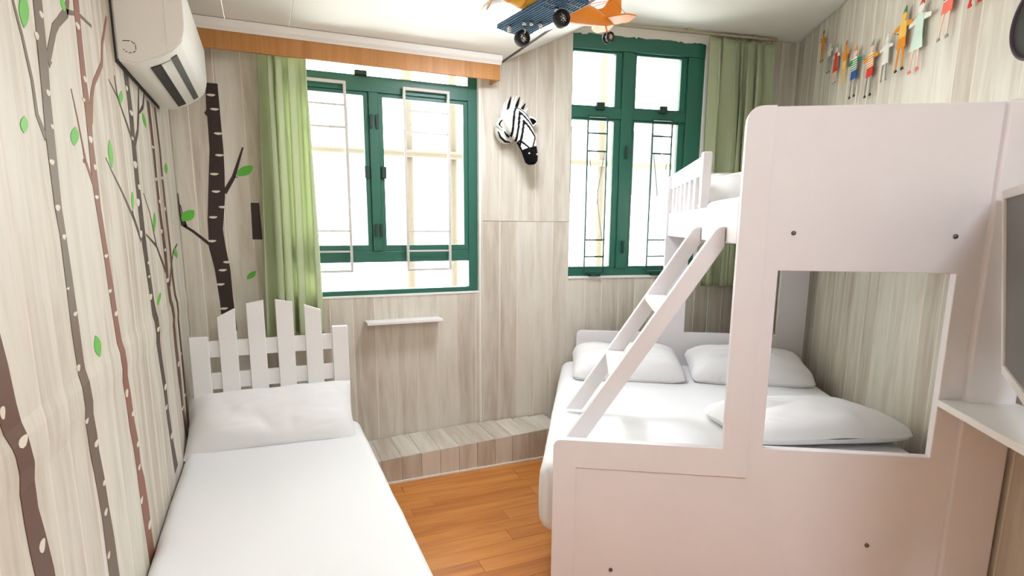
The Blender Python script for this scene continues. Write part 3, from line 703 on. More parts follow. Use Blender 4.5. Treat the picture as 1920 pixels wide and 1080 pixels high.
# ------------------------------------------------------------------ tree stickers (wall coordinates measured along each wall)
DEC = {0:{'t':[(1.352,1.079,1.169),(1.266,1.1,1.188),(1.196,1.121,1.197),(1.159,1.134,1.206),(1.113,1.154,1.217),(1.073,1.158,1.226),(0.992,1.158,1.222),(0.933,1.162,1.237),(0.855,1.172,1.252)],'b':[],'l':[],'k':[(1.14,1.196,0.01,0.011),(1.19,1.128,0.021,0.01),(1.214,0.919,0.015,0.012)]},1:{'t':[(1.965,1.573,1.629),(1.838,1.559,1.617),(1.772,1.551,1.603),(1.68,1.538,1.595),(1.534,1.536,1.582),(1.474,1.546,1.587),(1.357,1.543,1.593),(1.261,1.54,1.596),(1.181,1.545,1.597),(0.994,1.556,1.627),(0.95,1.561,1.626),(0.873,1.573,1.641),(0.796,1.582,1.647),(0.7,1.581,1.66),(0.601,1.581,1.663)],'b':[[(1.45,1.92,0.012),(1.478,1.857,0.015),(1.5,1.784,0.016),(1.502,1.718,0.019),(1.538,1.677,0.028)],[(1.637,1.845,0.039),(1.627,1.858,0.03),(1.696,1.936,0.037),(1.731,1.959,0.039),(1.816,2.009,0.043),(1.846,2.051,0.024)],[(1.816,2.009,0.038),(1.884,2.027,0.031),(1.941,2.04,0.028),(2.057,2.047,0.025)]],'l':[((1.52,1.95),(1.493,1.879),0.026),((1.79,2.034),(1.793,2.003),0.019),((1.428,1.703),(1.413,1.669),0.019),((1.771,1.734),(1.737,1.685),0.032),((1.717,1.221),(1.736,1.162),0.031)],'k':[(1.612,1.94,0.013,0.007),(1.564,1.884,0.012,0.008),(1.59,1.777,0.013,0.007),(1.588,1.707,0.01,0.005),(1.554,1.629,0.016,0.006),(1.553,1.533,0.016,0.007),(1.57,1.47,0.013,0.006),(1.578,1.296,0.014,0.005),(1.551,1.357,0.009,0.003),(1.551,1.175,0.012,0.008),(1.561,1.045,0.013,0.006),(1.612,0.971,0.019,0.008),(1.633,0.859,0.013,0.007),(1.616,0.788,0.015,0.008),(1.594,0.682,0.013,0.008)]},2:{'t':[(2.069,1.892,1.945),(1.967,1.888,1.933),(1.865,1.881,1.93),(1.778,1.881,1.937),(1.724,1.877,1.923),(1.615,1.865,1.926),(1.542,1.875,1.923),(1.472,1.887,1.935),(1.411,1.895,1.945),(1.32,1.903,1.96),(1.239,1.914,1.968),(1.148,1.928,1.984),(0.986,1.95,2.017),(0.897,1.957,2.024),(0.819,1.976,2.047),(0.745,1.982,2.041),(0.69,1.984,2.069),(0.588,1.994,2.084),(0.49,2.005,2.085),(0.419,2.012,2.094)],'b':[[(2.268,2.135,0.016),(2.166,2.029,0.021),(2.133,1.965,0.028),(2.012,1.888,0.031),(1.973,1.85,0.029),(1.928,1.775,0.039)],[(1.774,1.823,0.007),(1.799,1.757,0.01),(1.82,1.688,0.012),(1.828,1.656,0.02),(1.865,1.613,0.021),(1.895,1.584,0.033)],[(1.804,1.657,0.025),(1.826,1.653,0.015)]],'l':[((2.118,1.748),(2.111,1.665),0.028)],'k':[(1.906,2.003,0.019,0.008),(1.915,1.875,0.016,0.008),(1.877,1.817,0.013,0.005),(1.898,1.72,0.019,0.009),(1.911,1.65,0.014,0.008),(1.891,1.57,0.019,0.005),(1.916,1.411,0.02,0.005),(1.914,1.313,0.018,0.005),(1.952,1.243,0.019,0.007),(1.968,0.999,0.019,0.012),(2.016,0.921,0.02,0.008),(2.034,0.814,0.018,0.009),(2.017,0.743,0.017,0.008),(1.997,0.64,0.018,0.01),(2.068,0.521,0.026,0.013)]},3:{'t':[(2.048,2.441,2.513),(1.969,2.46,2.528),(1.89,2.463,2.536),(1.808,2.461,2.524),(1.727,2.458,2.524),(1.651,2.448,2.519),(1.576,2.447,2.527),(1.461,2.448,2.529),(1.341,2.47,2.54),(1.215,2.498,2.565),(1.155,2.501,2.591),(0.962,2.543,2.61),(0.849,2.57,2.639),(0.755,2.578,2.638),(0.612,2.6,2.661),(0.467,2.628,2.717)],'b':[[(2.201,1.937,0.011),(2.304,1.905,0.025),(2.382,1.855,0.027),(2.47,1.797,0.039)],[(2.291,1.969,0.008),(2.304,1.905,0.017)],[(2.825,2.018,0.026),(2.766,1.958,0.037),(2.685,1.924,0.034),(2.655,1.917,0.022)],[(2.709,2.018,0.018),(2.655,1.917,0.028),(2.595,1.839,0.032),(2.525,1.79,0.041)],[(2.047,1.689,0.008),(2.109,1.654,0.014),(2.211,1.602,0.024),(2.362,1.513,0.037),(2.438,1.445,0.039)],[(2.344,1.544,0.011),(2.363,1.514,0.018)]],'l':[((2.375,1.939),(2.333,1.888),0.026),((2.743,1.932),(2.78,1.879),0.036),((2.374,1.61),(2.355,1.548),0.022)],'k':[(2.471,1.966,0.019,0.009),(2.507,1.89,0.03,0.009),(2.48,1.799,0.02,0.006),(2.477,1.708,0.034,0.013),(2.509,1.632,0.026,0.01),(2.452,1.575,0.034,0.014),(2.447,1.463,0.025,0.014),(2.533,1.355,0.022,0.006),(2.514,1.304,0.021,0.005),(2.504,1.228,0.032,0.011),(2.564,1.093,0.028,0.009),(2.614,0.846,0.03,0.012),(2.591,0.767,0.024,0.009),(2.64,0.627,0.03,0.011)]},4:{'t':[(2.003,2.871,2.932),(1.828,2.893,2.948),(1.696,2.892,2.939),(1.563,2.892,2.949),(1.397,2.917,2.99),(1.253,2.914,2.974),(1.155,2.929,3.004),(1.07,2.964,3.025),(0.943,2.952,3.03),(0.788,2.968,3.048),(0.633,2.985,3.034),(0.472,3.029,3.097)],'b':[[(2.584,1.613,0.01),(2.676,1.541,0.014),(2.746,1.411,0.025)],[(2.55,1.46,0.021),(2.746,1.411,0.038),(2.91,1.297,0.051)]],'l':[((2.777,1.547),(2.731,1.47),0.032),((2.721,1.223),(2.641,1.178),0.036)],'k':[(2.909,1.82,0.027,0.006),(2.901,1.688,0.027,0.007),(2.94,1.596,0.029,0.009),(2.91,1.468,0.028,0.009),(2.953,1.386,0.022,0.007),(2.942,1.252,0.037,0.01),(3.015,0.851,0.032,0.012),(3.003,0.637,0.032,0.008)]},5:{'t':[(1.99,3.048,3.094),(1.837,3.072,3.118),(1.708,3.063,3.109),(1.567,3.07,3.119),(1.392,3.084,3.133),(1.241,3.076,3.127),(1.145,3.107,3.158),(1.031,3.12,3.171),(0.871,3.121,3.173),(0.672,3.116,3.169),(0.499,3.114,3.176)],'b':[[(3.36,1.4,0.029),(3.196,1.369,0.044),(3.091,1.303,0.041),(2.99,1.228,0.046)]],'l':[((3.236,1.785),(3.211,1.734),0.052),((3.235,1.385),(3.312,1.331),0.065)],'k':[(3.082,1.705,0.023,0.008),(3.07,1.567,0.023,0.009),(3.121,0.877,0.025,0.007),(3.128,0.668,0.026,0.008)]},'back':{'t':[(2.226,-0.231,-0.174),(2.22,-0.231,-0.174),(2.091,-0.237,-0.173),(2.074,-0.248,-0.173),(2.063,-0.24,-0.173),(2.058,-0.235,-0.173),(1.892,-0.237,-0.171),(1.785,-0.248,-0.174),(1.691,-0.258,-0.179),(1.643,-0.263,-0.182),(1.522,-0.275,-0.198),(1.473,-0.276,-0.205),(1.375,-0.28,-0.198),(1.364,-0.278,-0.197),(1.265,-0.262,-0.185),(1.253,-0.261,-0.184),(1.103,-0.251,-0.182),(1.075,-0.249,-0.181),(0.911,-0.247,-0.174)],'b':[[(-0.183,1.667,0.027),(-0.131,1.755,0.021),(-0.076,1.911,0.009)],[(-0.132,1.755,0.012),(-0.111,1.751,0.012)],[(-0.268,1.387,0.024),(-0.348,1.462,0.021),(-0.396,1.497,0.018),(-0.402,1.56,0.009),(-0.404,1.66,0.0036)],[(-0.38,1.486,0.015),(-0.392,1.56,0.0045),(-0.397,1.6,0.003)]],'l':[((-0.116,1.759),(-0.03,1.816),0.024),((-0.396,1.516),(-0.335,1.574),0.026),((-0.105,1.197),(-0.055,1.243),0.015)],'k':[(-0.209,2.166,0.021,0.0065),(-0.198,2.096,0.021,0.0065),(-0.189,1.974,0.021,0.0065),(-0.192,1.863,0.021,0.0065),(-0.224,1.764,0.021,0.0065),(-0.223,1.673,0.021,0.0065),(-0.196,1.592,0.021,0.0065),(-0.247,1.537,0.021,0.0065),(-0.262,1.41,0.021,0.0065),(-0.196,1.295,0.021,0.0065),(-0.222,1.251,0.021,0.0065),(-0.239,1.173,0.021,0.0065),(-0.232,1.038,0.021,0.0065)]}}
def slab(bm, front, to3, th):
    """thin sticker: front outline lifted off the wall, closed at the back"""
    a = [bm.verts.new(to3(p[0], p[1], th)) for p in front]; b = [bm.verts.new(to3(p[0], p[1], 0.0)) for p in front]
    bm.faces.new(a); bm.faces.new(b[::-1])
    for i in range(len(a)):
        j = (i + 1) % len(a); bm.faces.new((a[i], b[i], b[j], a[j]))
def strip(name, rows, to3, m, parent, th=0.0012):
    bm = bmesh.new(); g = []
    for z, l, r in rows:
        g.append([bm.verts.new(to3(l, z, th)), bm.verts.new(to3(r, z, th)), bm.verts.new(to3(r, z, 0)), bm.verts.new(to3(l, z, 0))])
    for p, q in zip(g, g[1:]):
        for k in range(4): bm.faces.new((p[k], p[(k + 1) % 4], q[(k + 1) % 4], q[k]))
    bm.faces.new(g[0]); bm.faces.new(g[-1][::-1])
    return from_bm(name, bm, m, parent)
def ribbon(name, pts, to3, m, parent, th=0.0010):
    P_ = [Vector((a, b)) for a, b, c in pts]; bm = bmesh.new(); g = []
    for i, p in enumerate(P_):
        d = (P_[min(i + 1, len(P_) - 1)] - P_[max(i - 1, 0)]).normalized(); nn = Vector((-d.y, d.x)) * max(pts[i][2] * 0.5, 0.0022)
        # measured widths are horizontal: turn them into widths across the branch
        nn *= max(0.35, abs(d.y))
        l, r = p + nn, p - nn
        g.append([bm.verts.new(to3(l.x, l.y, th)), bm.verts.new(to3(r.x, r.y, th)), bm.verts.new(to3(r.x, r.y, 0)), bm.verts.new(to3(l.x, l.y, 0))])
    for p, q in zip(g, g[1:]):
        for k in range(4): bm.faces.new((p[k], p[(k + 1) % 4], q[(k + 1) % 4], q[k]))
    bm.faces.new(g[0]); bm.faces.new(g[-1][::-1])
    return from_bm(name, bm, m, parent)
def leaf(name, a, b, hw, to3, m, parent, th=0.0014, stretch=False):
    a, b = Vector(a), Vector(b); d = b - a; nn = Vector((-d.y, d.x)).normalized()
    if stretch: nn = Vector((1, 0))
    pr = []
    ts = [k / 8 for k in range(9)]
    for t in ts: pr.append(a + d * t + nn * hw * math.sin(math.pi * t ** 0.85) ** 0.8 if 0 < t < 1 else a + d * t)
    for t in ts[-2:0:-1]: pr.append(a + d * t - nn * hw * math.sin(math.pi * t ** 1.1) ** 0.8)
    bm = bmesh.new(); slab(bm, [(p.x, p.y) for p in pr], to3, th)
    return from_bm(name, bm, m, parent)
def knot(a, b, ra, rb, to3, parent, th=0.0018):
    pr = [(a + ra * math.cos(t) * (1 + .12 * math.sin(2 * t)), b + rb * math.sin(t + .35 * math.cos(t))) for t in [k * math.pi / 5 for k in range(10)]]
    bm = bmesh.new(); slab(bm, pr, to3, th)
    return from_bm('knot', bm, KNOTM, parent)
L3 = lambda y, z, o: (-0.41 + bump_at(z) + o, y, z)
B3 = lambda x, z, o: (x, 3.52 - o, z)
BR_ = {0: mat('sticker_brown', (96, 58, 40), 0.5), 1: mat('sticker_taupe', (106, 86, 68), 0.5), 2: mat('sticker_russet', (136, 82, 58), 0.5),
       3: mat('sticker_umber', (78, 58, 47), 0.5), 4: mat('sticker_rust', (100, 68, 58), 0.5), 'back': mat('sticker_dark', (48, 30, 23), 0.5)}
BR_[5] = BR_[4]
LABELS = {0: 'thick reddish brown trunk sticker at the lower left edge of the wall', 1: 'tall taupe birch trunk sticker with forked branch on the left wall',
          2: 'russet birch trunk sticker beside the air conditioner on the left wall', 3: 'dark umber birch trunk sticker starting under the air conditioner',
          4: 'thin rust brown birch sticker, first of the pair near the corner', 5: 'thinnest rust brown birch sticker, right at the room corner',
          'back': 'dark brown birch trunk sticker with two branches on the window wall'}
for k, dct in DEC.items():
    to3 = B3 if k == 'back' else L3
    t = empty('tree_sticker', to3(dct['t'][-1][1], 0.0, 0)); loc = Vector(t.location)
    rel = (lambda f, l: (lambda a, b, o: Vector(f(a, b, o)) - l))(to3, loc)
    tag(t, LABELS[k], 'wall sticker', 'birch tree stickers')
    rows = [tuple(r) for r in dct['t']]
    rows.sort(key=lambda r: -r[0])
    if k in (0, 1, 2):
        z, l, r = rows[0]; rows.insert(0, (2.42 if k else 2.3, l + 0.02, r + 0.01))
        z, l, r = rows[-1]; rows.append((0.35, l + .01, r + .02))
    elif k in (3, 4, 5):
        z, l, r = rows[0]
        if z < 2.0: rows.insert(0, (2.01, l, r))
    if k != 'back':
        for bz, _ in BUMP:
            if rows[-1][0] < bz < rows[0][0]:
                for p, q in zip(rows, rows[1:]):
                    if q[0] < bz < p[0]:
                        f = (bz - q[0]) / (p[0] - q[0]); rows.append((bz, q[1] + (p[1] - q[1]) * f, q[2] + (p[2] - q[2]) * f)); break
                rows.sort(key=lambda r: -r[0])
    strip('trunk', rows, rel, BR_[k], t)
    for b in dct['b']: ribbon('branch', b, rel, BR_[k], t)
    for a, b, hw in dct['l']: leaf('leaf', a, b, hw, rel, LEAFG, t, stretch=(k != 'back'))
    for q in dct['k']: knot(*q, rel, t)
t = empty('tree_sticker', (-0.04, 3.52, 1.418)); tag(t, 'small dark brown block sticker beside the edge of the green curtain', 'wall sticker')
bm = bmesh.new(); slab(bm, [(-0.021, 0.0), (0.03, 0.0), (0.026, 0.20), (-0.017, 0.20)], lambda a, b, o: (a, -o, b), 0.0012); from_bm('trunk_piece', bm, BR_['back'], t)

# ------------------------------------------------------------------ plush zebra head on the middle wall (local x along wall, -y out of the wall)
zb = empty('zebra_head', W2, A2); tag(zb, 'black and white plush zebra head mounted between the windows', 'plush head')
path = [((0.205, 0.0, 2.140), .088, .085), ((0.205, -0.05, 2.140), .092, .090), ((0.215, -0.10, 2.115), .084, .082), ((0.238, -0.135, 2.065), .072, .068), ((0.258, -0.150, 2.01), .058, .056),
        ((0.272, -0.155, 1.965), .049, .048), ((0.282, -0.155, 1.925), .045, .043), ((0.288, -0.150, 1.893), .038, .036), ((0.290, -0.147, 1.878), .018, .018)]
def loft(path, n=28, sub=14):
    C = [Vector(p[0]) for p in path]; out = []
    for i in range(len(path) - 1):
        for k in range(sub):
            t = k / sub
            p0_, p1_, p2_, p3_ = C[max(i - 1, 0)], C[i], C[i + 1], C[min(i + 2, len(C) - 1)]
            c = 0.5 * (2 * p1_ + (p2_ - p0_) * t + (2 * p0_ - 5 * p1_ + 4 * p2_ - p3_) * t * t + (3 * p1_ - p0_ - 3 * p2_ + p3_) * t ** 3)
            out.append((c, path[i][1] + (path[i + 1][1] - path[i][1]) * t, path[i][2] + (path[i + 1][2] - path[i][2]) * t, (i + t) / (len(path) - 1)))
    out.append((C[-1], path[-1][1], path[-1][2], 1.0))
    return out
rings = loft(path); vs = []; nseg = 96
for i, (c, ra, rb, t) in enumerate(rings):
    d = (rings[min(i + 1, len(rings) - 1)][0] - rings[max(i - 1, 0)][0]).normalized()
    sx = (Vector((1, 0, 0)) - d * d.x).normalized(); up = sx.cross(d)          # up: the side facing the room above the nose
    for k in range(nseg):
        a = 2 * math.pi * k / nseg; vs.append(c + sx * ra * math.cos(a) + up * rb * math.sin(a))
fs = []; mi = []
for i in range(len(rings) - 1):
    t = rings[i][3]
    for k in range(nseg):
        a0 = i * nseg + k; b0 = i * nseg + (k + 1) % nseg
        fs.append((a0, b0, b0 + nseg, a0 + nseg))
        ang = 2 * math.pi * (k + .5) / nseg
        w = abs(math.cos(ang))                       # 1 at the sides, 0 on the ridge
        f = t - 0.20 * w
        blk = t > 0.60
        if t < 0.60:
            blk = blk or (0.13 < f < 0.165) or (0.215 < f < 0.255) or (0.30 < f < 0.345)
            blk = blk or (0.46 < t and abs(w - (0.92 - (t - .46) * 4.6)) < 0.10)
            blk = blk or (w > .95 and t > .47)
        mi.append(1 if blk else 0)
fs.append(tuple(range((len(rings) - 1) * nseg, len(rings) * nseg))); mi.append(1)
raw('head', vs, fs, [WHITEF, BLACKF], zb, True, mi=mi)
def zear(c, ax, ln, wd, face):
    ax = Vector(ax).normalized(); face = Vector(face); face = (face - ax * face.dot(ax)).normalized(); sd = ax.cross(face)
    def shell(s, lift, name, m):
        vs = []; fs = []
        for j in range(9):
            t = j / 8; r_ = wd * s * math.sin(math.pi * (0.12 + 0.88 * t)) ** 0.75 if j < 8 else 0.0
            for i in range(9):
                q = -1 + i / 4; p = Vector(c) + ax * ln * (t if s == 1 else 0.12 + 0.78 * t) + sd * r_ * q + face * (lift + 0.018 * q * q * s)
                vs.append(p)
        for j in range(8):
            for i in range(8): a = j * 9 + i; fs.append((a, a + 1, a + 10, a + 9))
        o = raw(name, vs, fs, m, zb, True); o.modifiers.new('t', 'SOLIDIFY').thickness = 0.010 if s == 1 else 0.003
        return o
    a_ = shell(1, 0.0, 'ear', WHITEF); b_ = shell(0.6, 0.012, 'ear_lining', BLACKF); b_.parent = a_
zear((0.150, -0.055, 2.120), (-0.75, -0.25, -0.10), 0.075, 0.045, (0, -1, 0.1))
zear((0.268, -0.045, 2.140), (0.95, -0.15, 0.05), 0.085, 0.036, (0, -1, 0.1))
# white cheek lobe with dark lines, mane tufts
ellipsoid('neck_pad', (0.150, -0.045, 2.095), (0.072, 0.055, 0.088), WHITEF, zb, 20)
for pts in ([(0.093, -0.084, 2.075), (0.105, -0.094, 2.040), (0.135, -0.093, 2.016), (0.165, -0.095, 2.012)], [(0.128, -0.099, 2.075), (0.142, -0.101, 2.055), (0.158, -0.100, 2.042)]):
    tube('neck_stripe', pts, [.003, .006, .007, .004], BLACKF, zb, 6) if len(pts) == 4 else tube('neck_stripe', pts, [.003, .006, .007], BLACKF, zb, 6)
for i in range(9):
    t = i / 8; x = 0.120 + t * 0.125; h = 0.045 + 0.055 * math.sin(math.pi * min(1, t * .75 + .2))
    bx = Vector((x, -0.075 + .02 * abs(t - .5), 2.175 + 0.02 * math.sin(math.pi * t)))
    tip = bx + Vector((0.018 + .025 * t, 0.0, h))
    bm = bmesh.new(); bm_tube(bm, [bx - Vector((0, 0, .03)), bx, bx * .4 + tip * .6, tip], [.011, .011, .008, .003], 8); from_bm('mane_tuft', bm, BLACKF if i in (2, 5, 7) else WHITEF, zb, True)
for p in ((0.262, -0.197, 1.938), (0.313, -0.186, 1.935)): ellipsoid('eye_dot', p, (.0055, .004, .0055), WHITEF, zb, 10)
lathe('mount', [(0.0, 0.0), (0.09, 0.0), (0.09, -0.012), (0.0, -0.014)], WHITEF, zb, (0.205, -0.001, 2.14), 'y', 28)

# ------------------------------------------------------------------ paper doll garland on the right wall (local x towards the camera, -y out of the wall)
ga = empty('doll_garland', RC, AB - math.pi / 2); tag(ga, 'garland of colourful paper dolls strung along the right wall', 'garland')
nx = lambda n_: 2.494 - n_
C_ = {k: mat('paper_' + k, v, 0.8, spec=0.2) for k, v in dict(orange=(232, 148, 44), red=(214, 62, 44), green=(44, 136, 92), blue=(44, 82, 156), white=(236, 232, 222), grey=(150, 146, 140), skin=(236, 206, 184), mint=(214, 232, 218), coral=(240, 120, 104), dark=(52, 50, 46), yellow=(244, 196, 96), navy=(60, 84, 110), pale=(196, 208, 230)).items()}
def paper(name, pts, m, parent, y_=-0.022, th=0.0025):
    return prism(name, [pts], y_, y_ + th, 'y', C_[m], parent)
def doll(n_, zt, zb_, top, bottom, hat=None, legs='skin', shoes='dark', stripes=None, dress=False, sleeve=None, lean=0.0, hair='skin', wide=1.0):
    h = zt - zb_; x = nx(n_); w = 0.135 * h * wide
    X = lambda t: x + lean * (t - 0.5) * h
    Zz = lambda t: zb_ + t * h
    bot = 0.36 if not dress else 0.30
    body = paper('paper_doll', [(X(.55) - w * .85, Zz(.52)), (X(.55) + w * .85, Zz(.52)), (X(.76) + w * .75, Zz(.755)), (X(.79), Zz(.79)), (X(.76) - w * .75, Zz(.755))], top, ga)
    if stripes:
        for q in range(5):
            t = .545 + q * .043; paper('stripe', [(X(t) - w * .84, Zz(t)), (X(t) + w * .84, Zz(t)), (X(t) + w * .84, Zz(t + .018)), (X(t) - w * .84, Zz(t + .018))], stripes, body, -0.0235)
    k_ = 1.25 if dress else 0.95
    paper('skirt' if dress else 'shorts', [(X(bot) - w * k_, Zz(bot)), (X(bot) + w * k_, Zz(bot)), (X(.53) + w * .85, Zz(.53)), (X(.53) - w * .85, Zz(.53))], bottom, body)
    for q in (-1, 1):
        a = X(bot) + q * w * .5; b = X(.03) + q * w * .75
        paper('leg', [(a - w * .22, Zz(bot)), (a + w * .22, Zz(bot)), (b + w * .14, Zz(.04)), (b - w * .14, Zz(.04))], legs, body)
        paper('shoe', [(b - w * .2, Zz(.0)), (b + w * .45, Zz(.005)), (b + w * .2, Zz(.05)), (b - w * .2, Zz(.05))], shoes, body)
        e = X(.70) + q * w * 2.1
        paper('arm', [(X(.75) + q * w * .55, Zz(.76)), (X(.69) + q * w * .6, Zz(.67)), (e, Zz(.66)), (e, Zz(.715))], sleeve or top, body, -0.021)
    hx = X(.85)
    paper('head', [(hx + w * .55 * math.cos(a), Zz(.85) + .072 * h * math.sin(a)) for a in [i * math.pi / 6 for i in range(12)]], hair, body)
    if hat: paper('hat', [(hx - w * .5, Zz(.895)), (hx + w * .5, Zz(.895)), (hx + w * .35, Zz(1.0))], hat, body)
    return body
doll(1.985, 2.70, 2.515, 'orange', 'orange', 'dark', 'orange', 'dark', lean=-.05, hair='orange', wide=.8)
doll(1.862, 2.60, 2.420, 'white', 'grey', None, 'grey', 'dark', hair='white', wide=.8)
doll(1.755, 2.555, 2.335, 'red', 'red', 'grey', 'skin', 'grey', dress=True, hair='white', sleeve='white', wide=.8)
doll(1.630, 2.535, 2.305, 'orange', 'yellow', 'red', 'yellow', 'yellow', hair='orange', wide=.85)
doll(1.490, 2.470, 2.200, 'white', 'blue', 'orange', 'grey', 'dark', stripes='green', sleeve='green', hair='skin')
doll(1.300, 2.440, 2.165, 'white', 'red', 'grey', 'grey', 'dark', stripes='orange', sleeve='orange', hair='skin')
doll(1.145, 2.425, 2.205, 'white', 'white', 'white', 'grey', 'grey', hair='white', sleeve='white')
doll(1.005, 2.495, 2.215, 'yellow', 'orange', 'green', 'orange', 'dark', hair='yellow', sleeve='orange')
doll(0.870, 2.485, 2.180, 'mint', 'mint', 'red', 'skin', 'coral', dress=True, hair='white', sleeve='white', lean=.05)
doll(0.665, 2.530, 2.255, 'white', 'coral', 'pale', 'skin', 'grey', stripes='navy', sleeve='pale', hair='skin', lean=.1)
doll(0.480, 2.600, 2.320, 'red', 'red', 'yellow', 'red', 'red', hair='skin', lean=.1)
tube('string', [(nx(2.03), -0.019, 2.66), (nx(1.93), -0.019, 2.60), (nx(1.80), -0.019, 2.52), (nx(1.69), -0.019, 2.47), (nx(1.56), -0.019, 2.415), (nx(1.40), -0.019, 2.375), (nx(1.22), -0.019, 2.36), (nx(1.07), -0.019, 2.395), (nx(.93), -0.019, 2.42), (nx(.77), -0.019, 2.455), (nx(.57), -0.019, 2.51), (nx(.40), -0.019, 2.57)], 0.0010, C_['white'], ga, 5)
for n_, z in ((2.03, 2.66), (1.40, 2.375), (1.07, 2.395), (.40, 2.57)): tube('pin', [(nx(n_), 0.0, z), (nx(n_), -0.024, z)], 0.0025, C_['grey'], ga, 6)

# ------------------------------------------------------------------ hanging toy airplane (local x from nose to tail)
ap = empty('toy_airplane', (0.945, 1.965, 2.286)); ap.rotation_euler = (0, math.radians(4.5), math.radians(8.5)); tag(ap, 'orange and blue toy airplane hanging under the ceiling', 'toy airplane')
fp = [(-.150, .026, .026, 0), (-.135, .042, .042, 0), (-.08, .046, .048, 0), (0.0, .046, .050, 0), (.08, .044, .050, 0), (.16, .038, .043, .003), (.24, .026, .032, .006), (.31, .014, .020, .009), (.345, .003, .006, .011)]
vs = []; fs = []; mi = []; n = 24
for x, ry, rz_, dz in fp:
    for k in range(n): a = 2 * math.pi * k / n; vs.append((x, ry * math.cos(a), dz + rz_ * math.sin(a)))
for i in range(len(fp) - 1):
    for k in range(n):
        a, b = i * n + k, i * n + (k + 1) % n; fs.append((a, b, b + n, a + n)); mi.append(1 if fp[i][0] < .0 else 0)
fs.append(tuple(range(n))); mi.append(1); fs.append(tuple(range((len(fp) - 1) * n, len(fp) * n))); mi.append(0)
raw('fuselage', vs, fs, [ORANGE, YELLOW], ap, True, mi=mi)
for x in (-.075, .105): lathe('fuselage_band', [(.0468, -.002), (.0488, -.002), (.0488, .002), (.0468, .002)], mat('band', (214, 120, 24), 0.4), ap, (x, 0, 0), 'x', 24)
lathe('cowl', [(0.0, -.158), (.030, -.156), (.041, -.148), (.044, -.130), (.043, -.118)], ORANGE, ap, (0, 0, 0), 'x', 24)
lathe('spinner', [(0, -.185), (.008, -.180), (.013, -.168), (.014, -.156)], ORANGE, ap, (0, 0, 0), 'x', 16)
for k in range(3):
    a = math.radians(200 + 120 * k); r_ = Vector((0, math.cos(a), math.sin(a))); t_ = Vector((0, -math.sin(a), math.cos(a)))
    pr = [(0.008, .004), (.03, .010), (.06, .012), (.085, .010), (.095, 0.0), (.085, -.010), (.06, -.012), (.03, -.010), (.008, -.004)]
    bm = bmesh.new(); f = [bm.verts.new(Vector((-.172 + t * .25, 0, 0)) + r_ * s + t_ * t) for s, t in pr]; g = [bm.verts.new(Vector((-.169 + t * .25, 0, 0)) + r_ * s + t_ * t) for s, t in pr]
    bm.faces.new(f); bm.faces.new(g[::-1])
    for i in range(len(f)): bm.faces.new((f[i], g[i], g[(i + 1) % len(f)], f[(i + 1) % len(f)]))
    from_bm('propeller_blade', bm, mat('blade', (240, 188, 140), 0.4), ap)
# corrugated blue wing under the fuselage
wpr = rpoly([(-.066, -.205, .035), (.072, -.205, .02), (.072, .205, .02), (-.066, .205, .035)])
wing = prism('wing', [wpr], -.056, -.047, 'z', BLUE, ap, 0.002)
bm = bmesh.new()
for i in range(12):
    x = -.058 + i * .0108; bm_box(bm, x, x + .005, -.196, .196, -.0600, -.0555, 0.0008, 1)
from_bm('wing_ribs', bm, mat('toy_blue_light', (92, 134, 168), 0.35), wing)
bm = bmesh.new()
for yy in (-.168, -.125, -.09): bm_box(bm, -.056, .064, yy, yy + .009, -.0606, -.0555, 0.0005, 1)
from_bm('wing_cross_ribs', bm, BLUE, wing)
for x, y_ in ((-.02, .06), (.0, .045), (.03, .03), (.045, .05), (-.04, .13), (-.03, .15), (.0, -.11)):
    ellipsoid('wing_knob', (x, y_, -.066), (.008, .008, .009), CHROME, wing, 12)
bm = bmesh.new()
for yy in (-.02, .02): bm_tube(bm, [(0.0, yy, -.05), (0.0, yy, -.035)], .006, 8)
from_bm('wing_mount', bm, CHROME, ap)
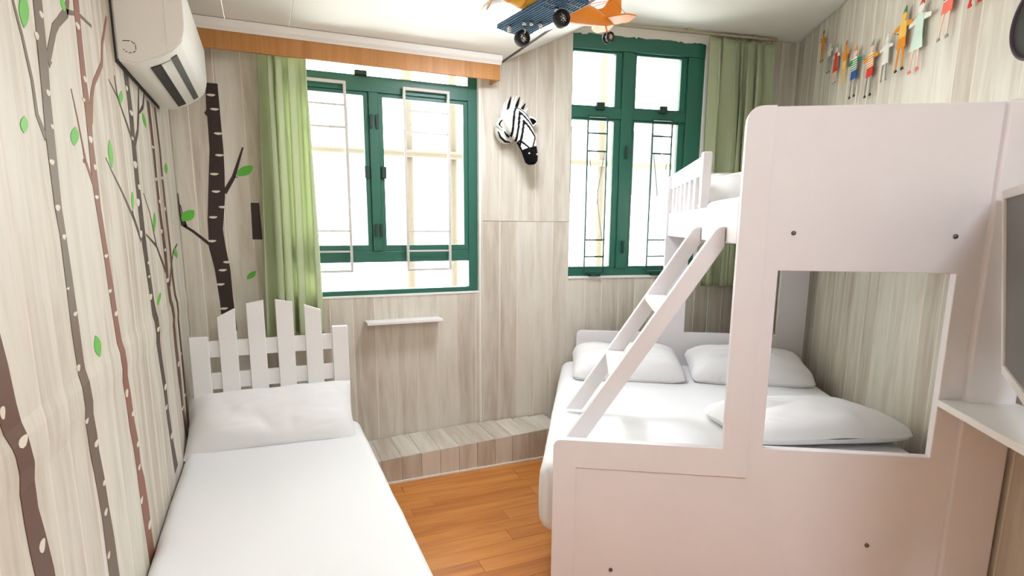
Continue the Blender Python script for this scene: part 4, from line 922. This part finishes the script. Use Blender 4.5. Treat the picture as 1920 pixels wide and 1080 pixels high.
def wheel(x, y_, z, r, w):
    t = lathe('wheel', [(r * .62, -w / 2), (r * .9, -w / 2), (r, -w * .32), (r, w * .32), (r * .9, w / 2), (r * .62, w / 2), (r * .62, -w / 2)], RUBBER, ap, (x, y_, z), 'y', 26)
    lathe('hub', [(0, -w * .42), (r * .18, -w * .42), (r * .2, -w * .2), (r * .2, w * .2), (r * .18, w * .42), (0, w * .42)], CHROME, t, (0, 0, 0), 'y', 12)
    for k in range(8):
        a = k * math.pi / 4
        for s in (-1, 1): tube('spoke', [(0, s * w * .36, 0), (math.cos(a) * r * .66, s * w * .4, math.sin(a) * r * .66)], .0014, CHROME, t, 5)
    return t
for y_ in (.120, -.125):
    wheel(0.012, y_, -.096, .0275, .034)
    bm = bmesh.new(); bm_tube(bm, [(0.012, y_, -.092), (0.012, y_ * .86, -.075), (0.006, y_ * .82, -.054)], .004, 6); from_bm('wheel_strut', bm, CHROME, ap, True)
for s in (-1, 1): wheel(0.325, s * .011, -.047, .019, .011)
tube('tail_strut', [(0.325, 0, -.045), (0.312, 0, -.02), (0.302, 0, 0.0)], .003, ORANGE, ap, 6)
# tail surfaces
prism('tail_fin', [rpoly([(.225, .022), (.345, .008), (.376, .055, .012), (.368, .118, .014), (.325, .108, .014), (.288, .050, .012)])], -.003, .003, 'y', ORANGE, ap)
for s in (-1, 1):
    prism('tailplane', [rpoly([(.265, s * .004), (.350, s * .004), (.372, s * .055, .012), (.358, s * .114, .014), (.318, s * .102, .014), (.288, s * .04, .012)])], .006, .011, 'z', ORANGE, ap)
    tube('rigging_wire', [(.05, s * .12, -.05), (.33, s * .004, .09)], .0011, ORANGE, ap, 5); tube('rigging_wire', [(.345, 0, .085), (.340, s * .085, .010)], .0011, ORANGE, ap, 5)
tube('cockpit_rim', [(.0 + .028 * math.cos(a), .024 * math.sin(a), .050) for a in [k * math.pi / 8 for k in range(17)]], .004, RUBBER, ap, 6)
for x in (-.09, .16): tube('hanging_wire', [(x, 0, .036), (x * .3, 0, FZ - 2.286)], .0009, CHROME, ap, 5)
lathe('ceiling_hook', [(0, 0), (.014, 0), (.012, -.01), (0, -.014)], CHROME, ap, (0.02, 0, FZ - 2.286 - .0005), 'z', 12)
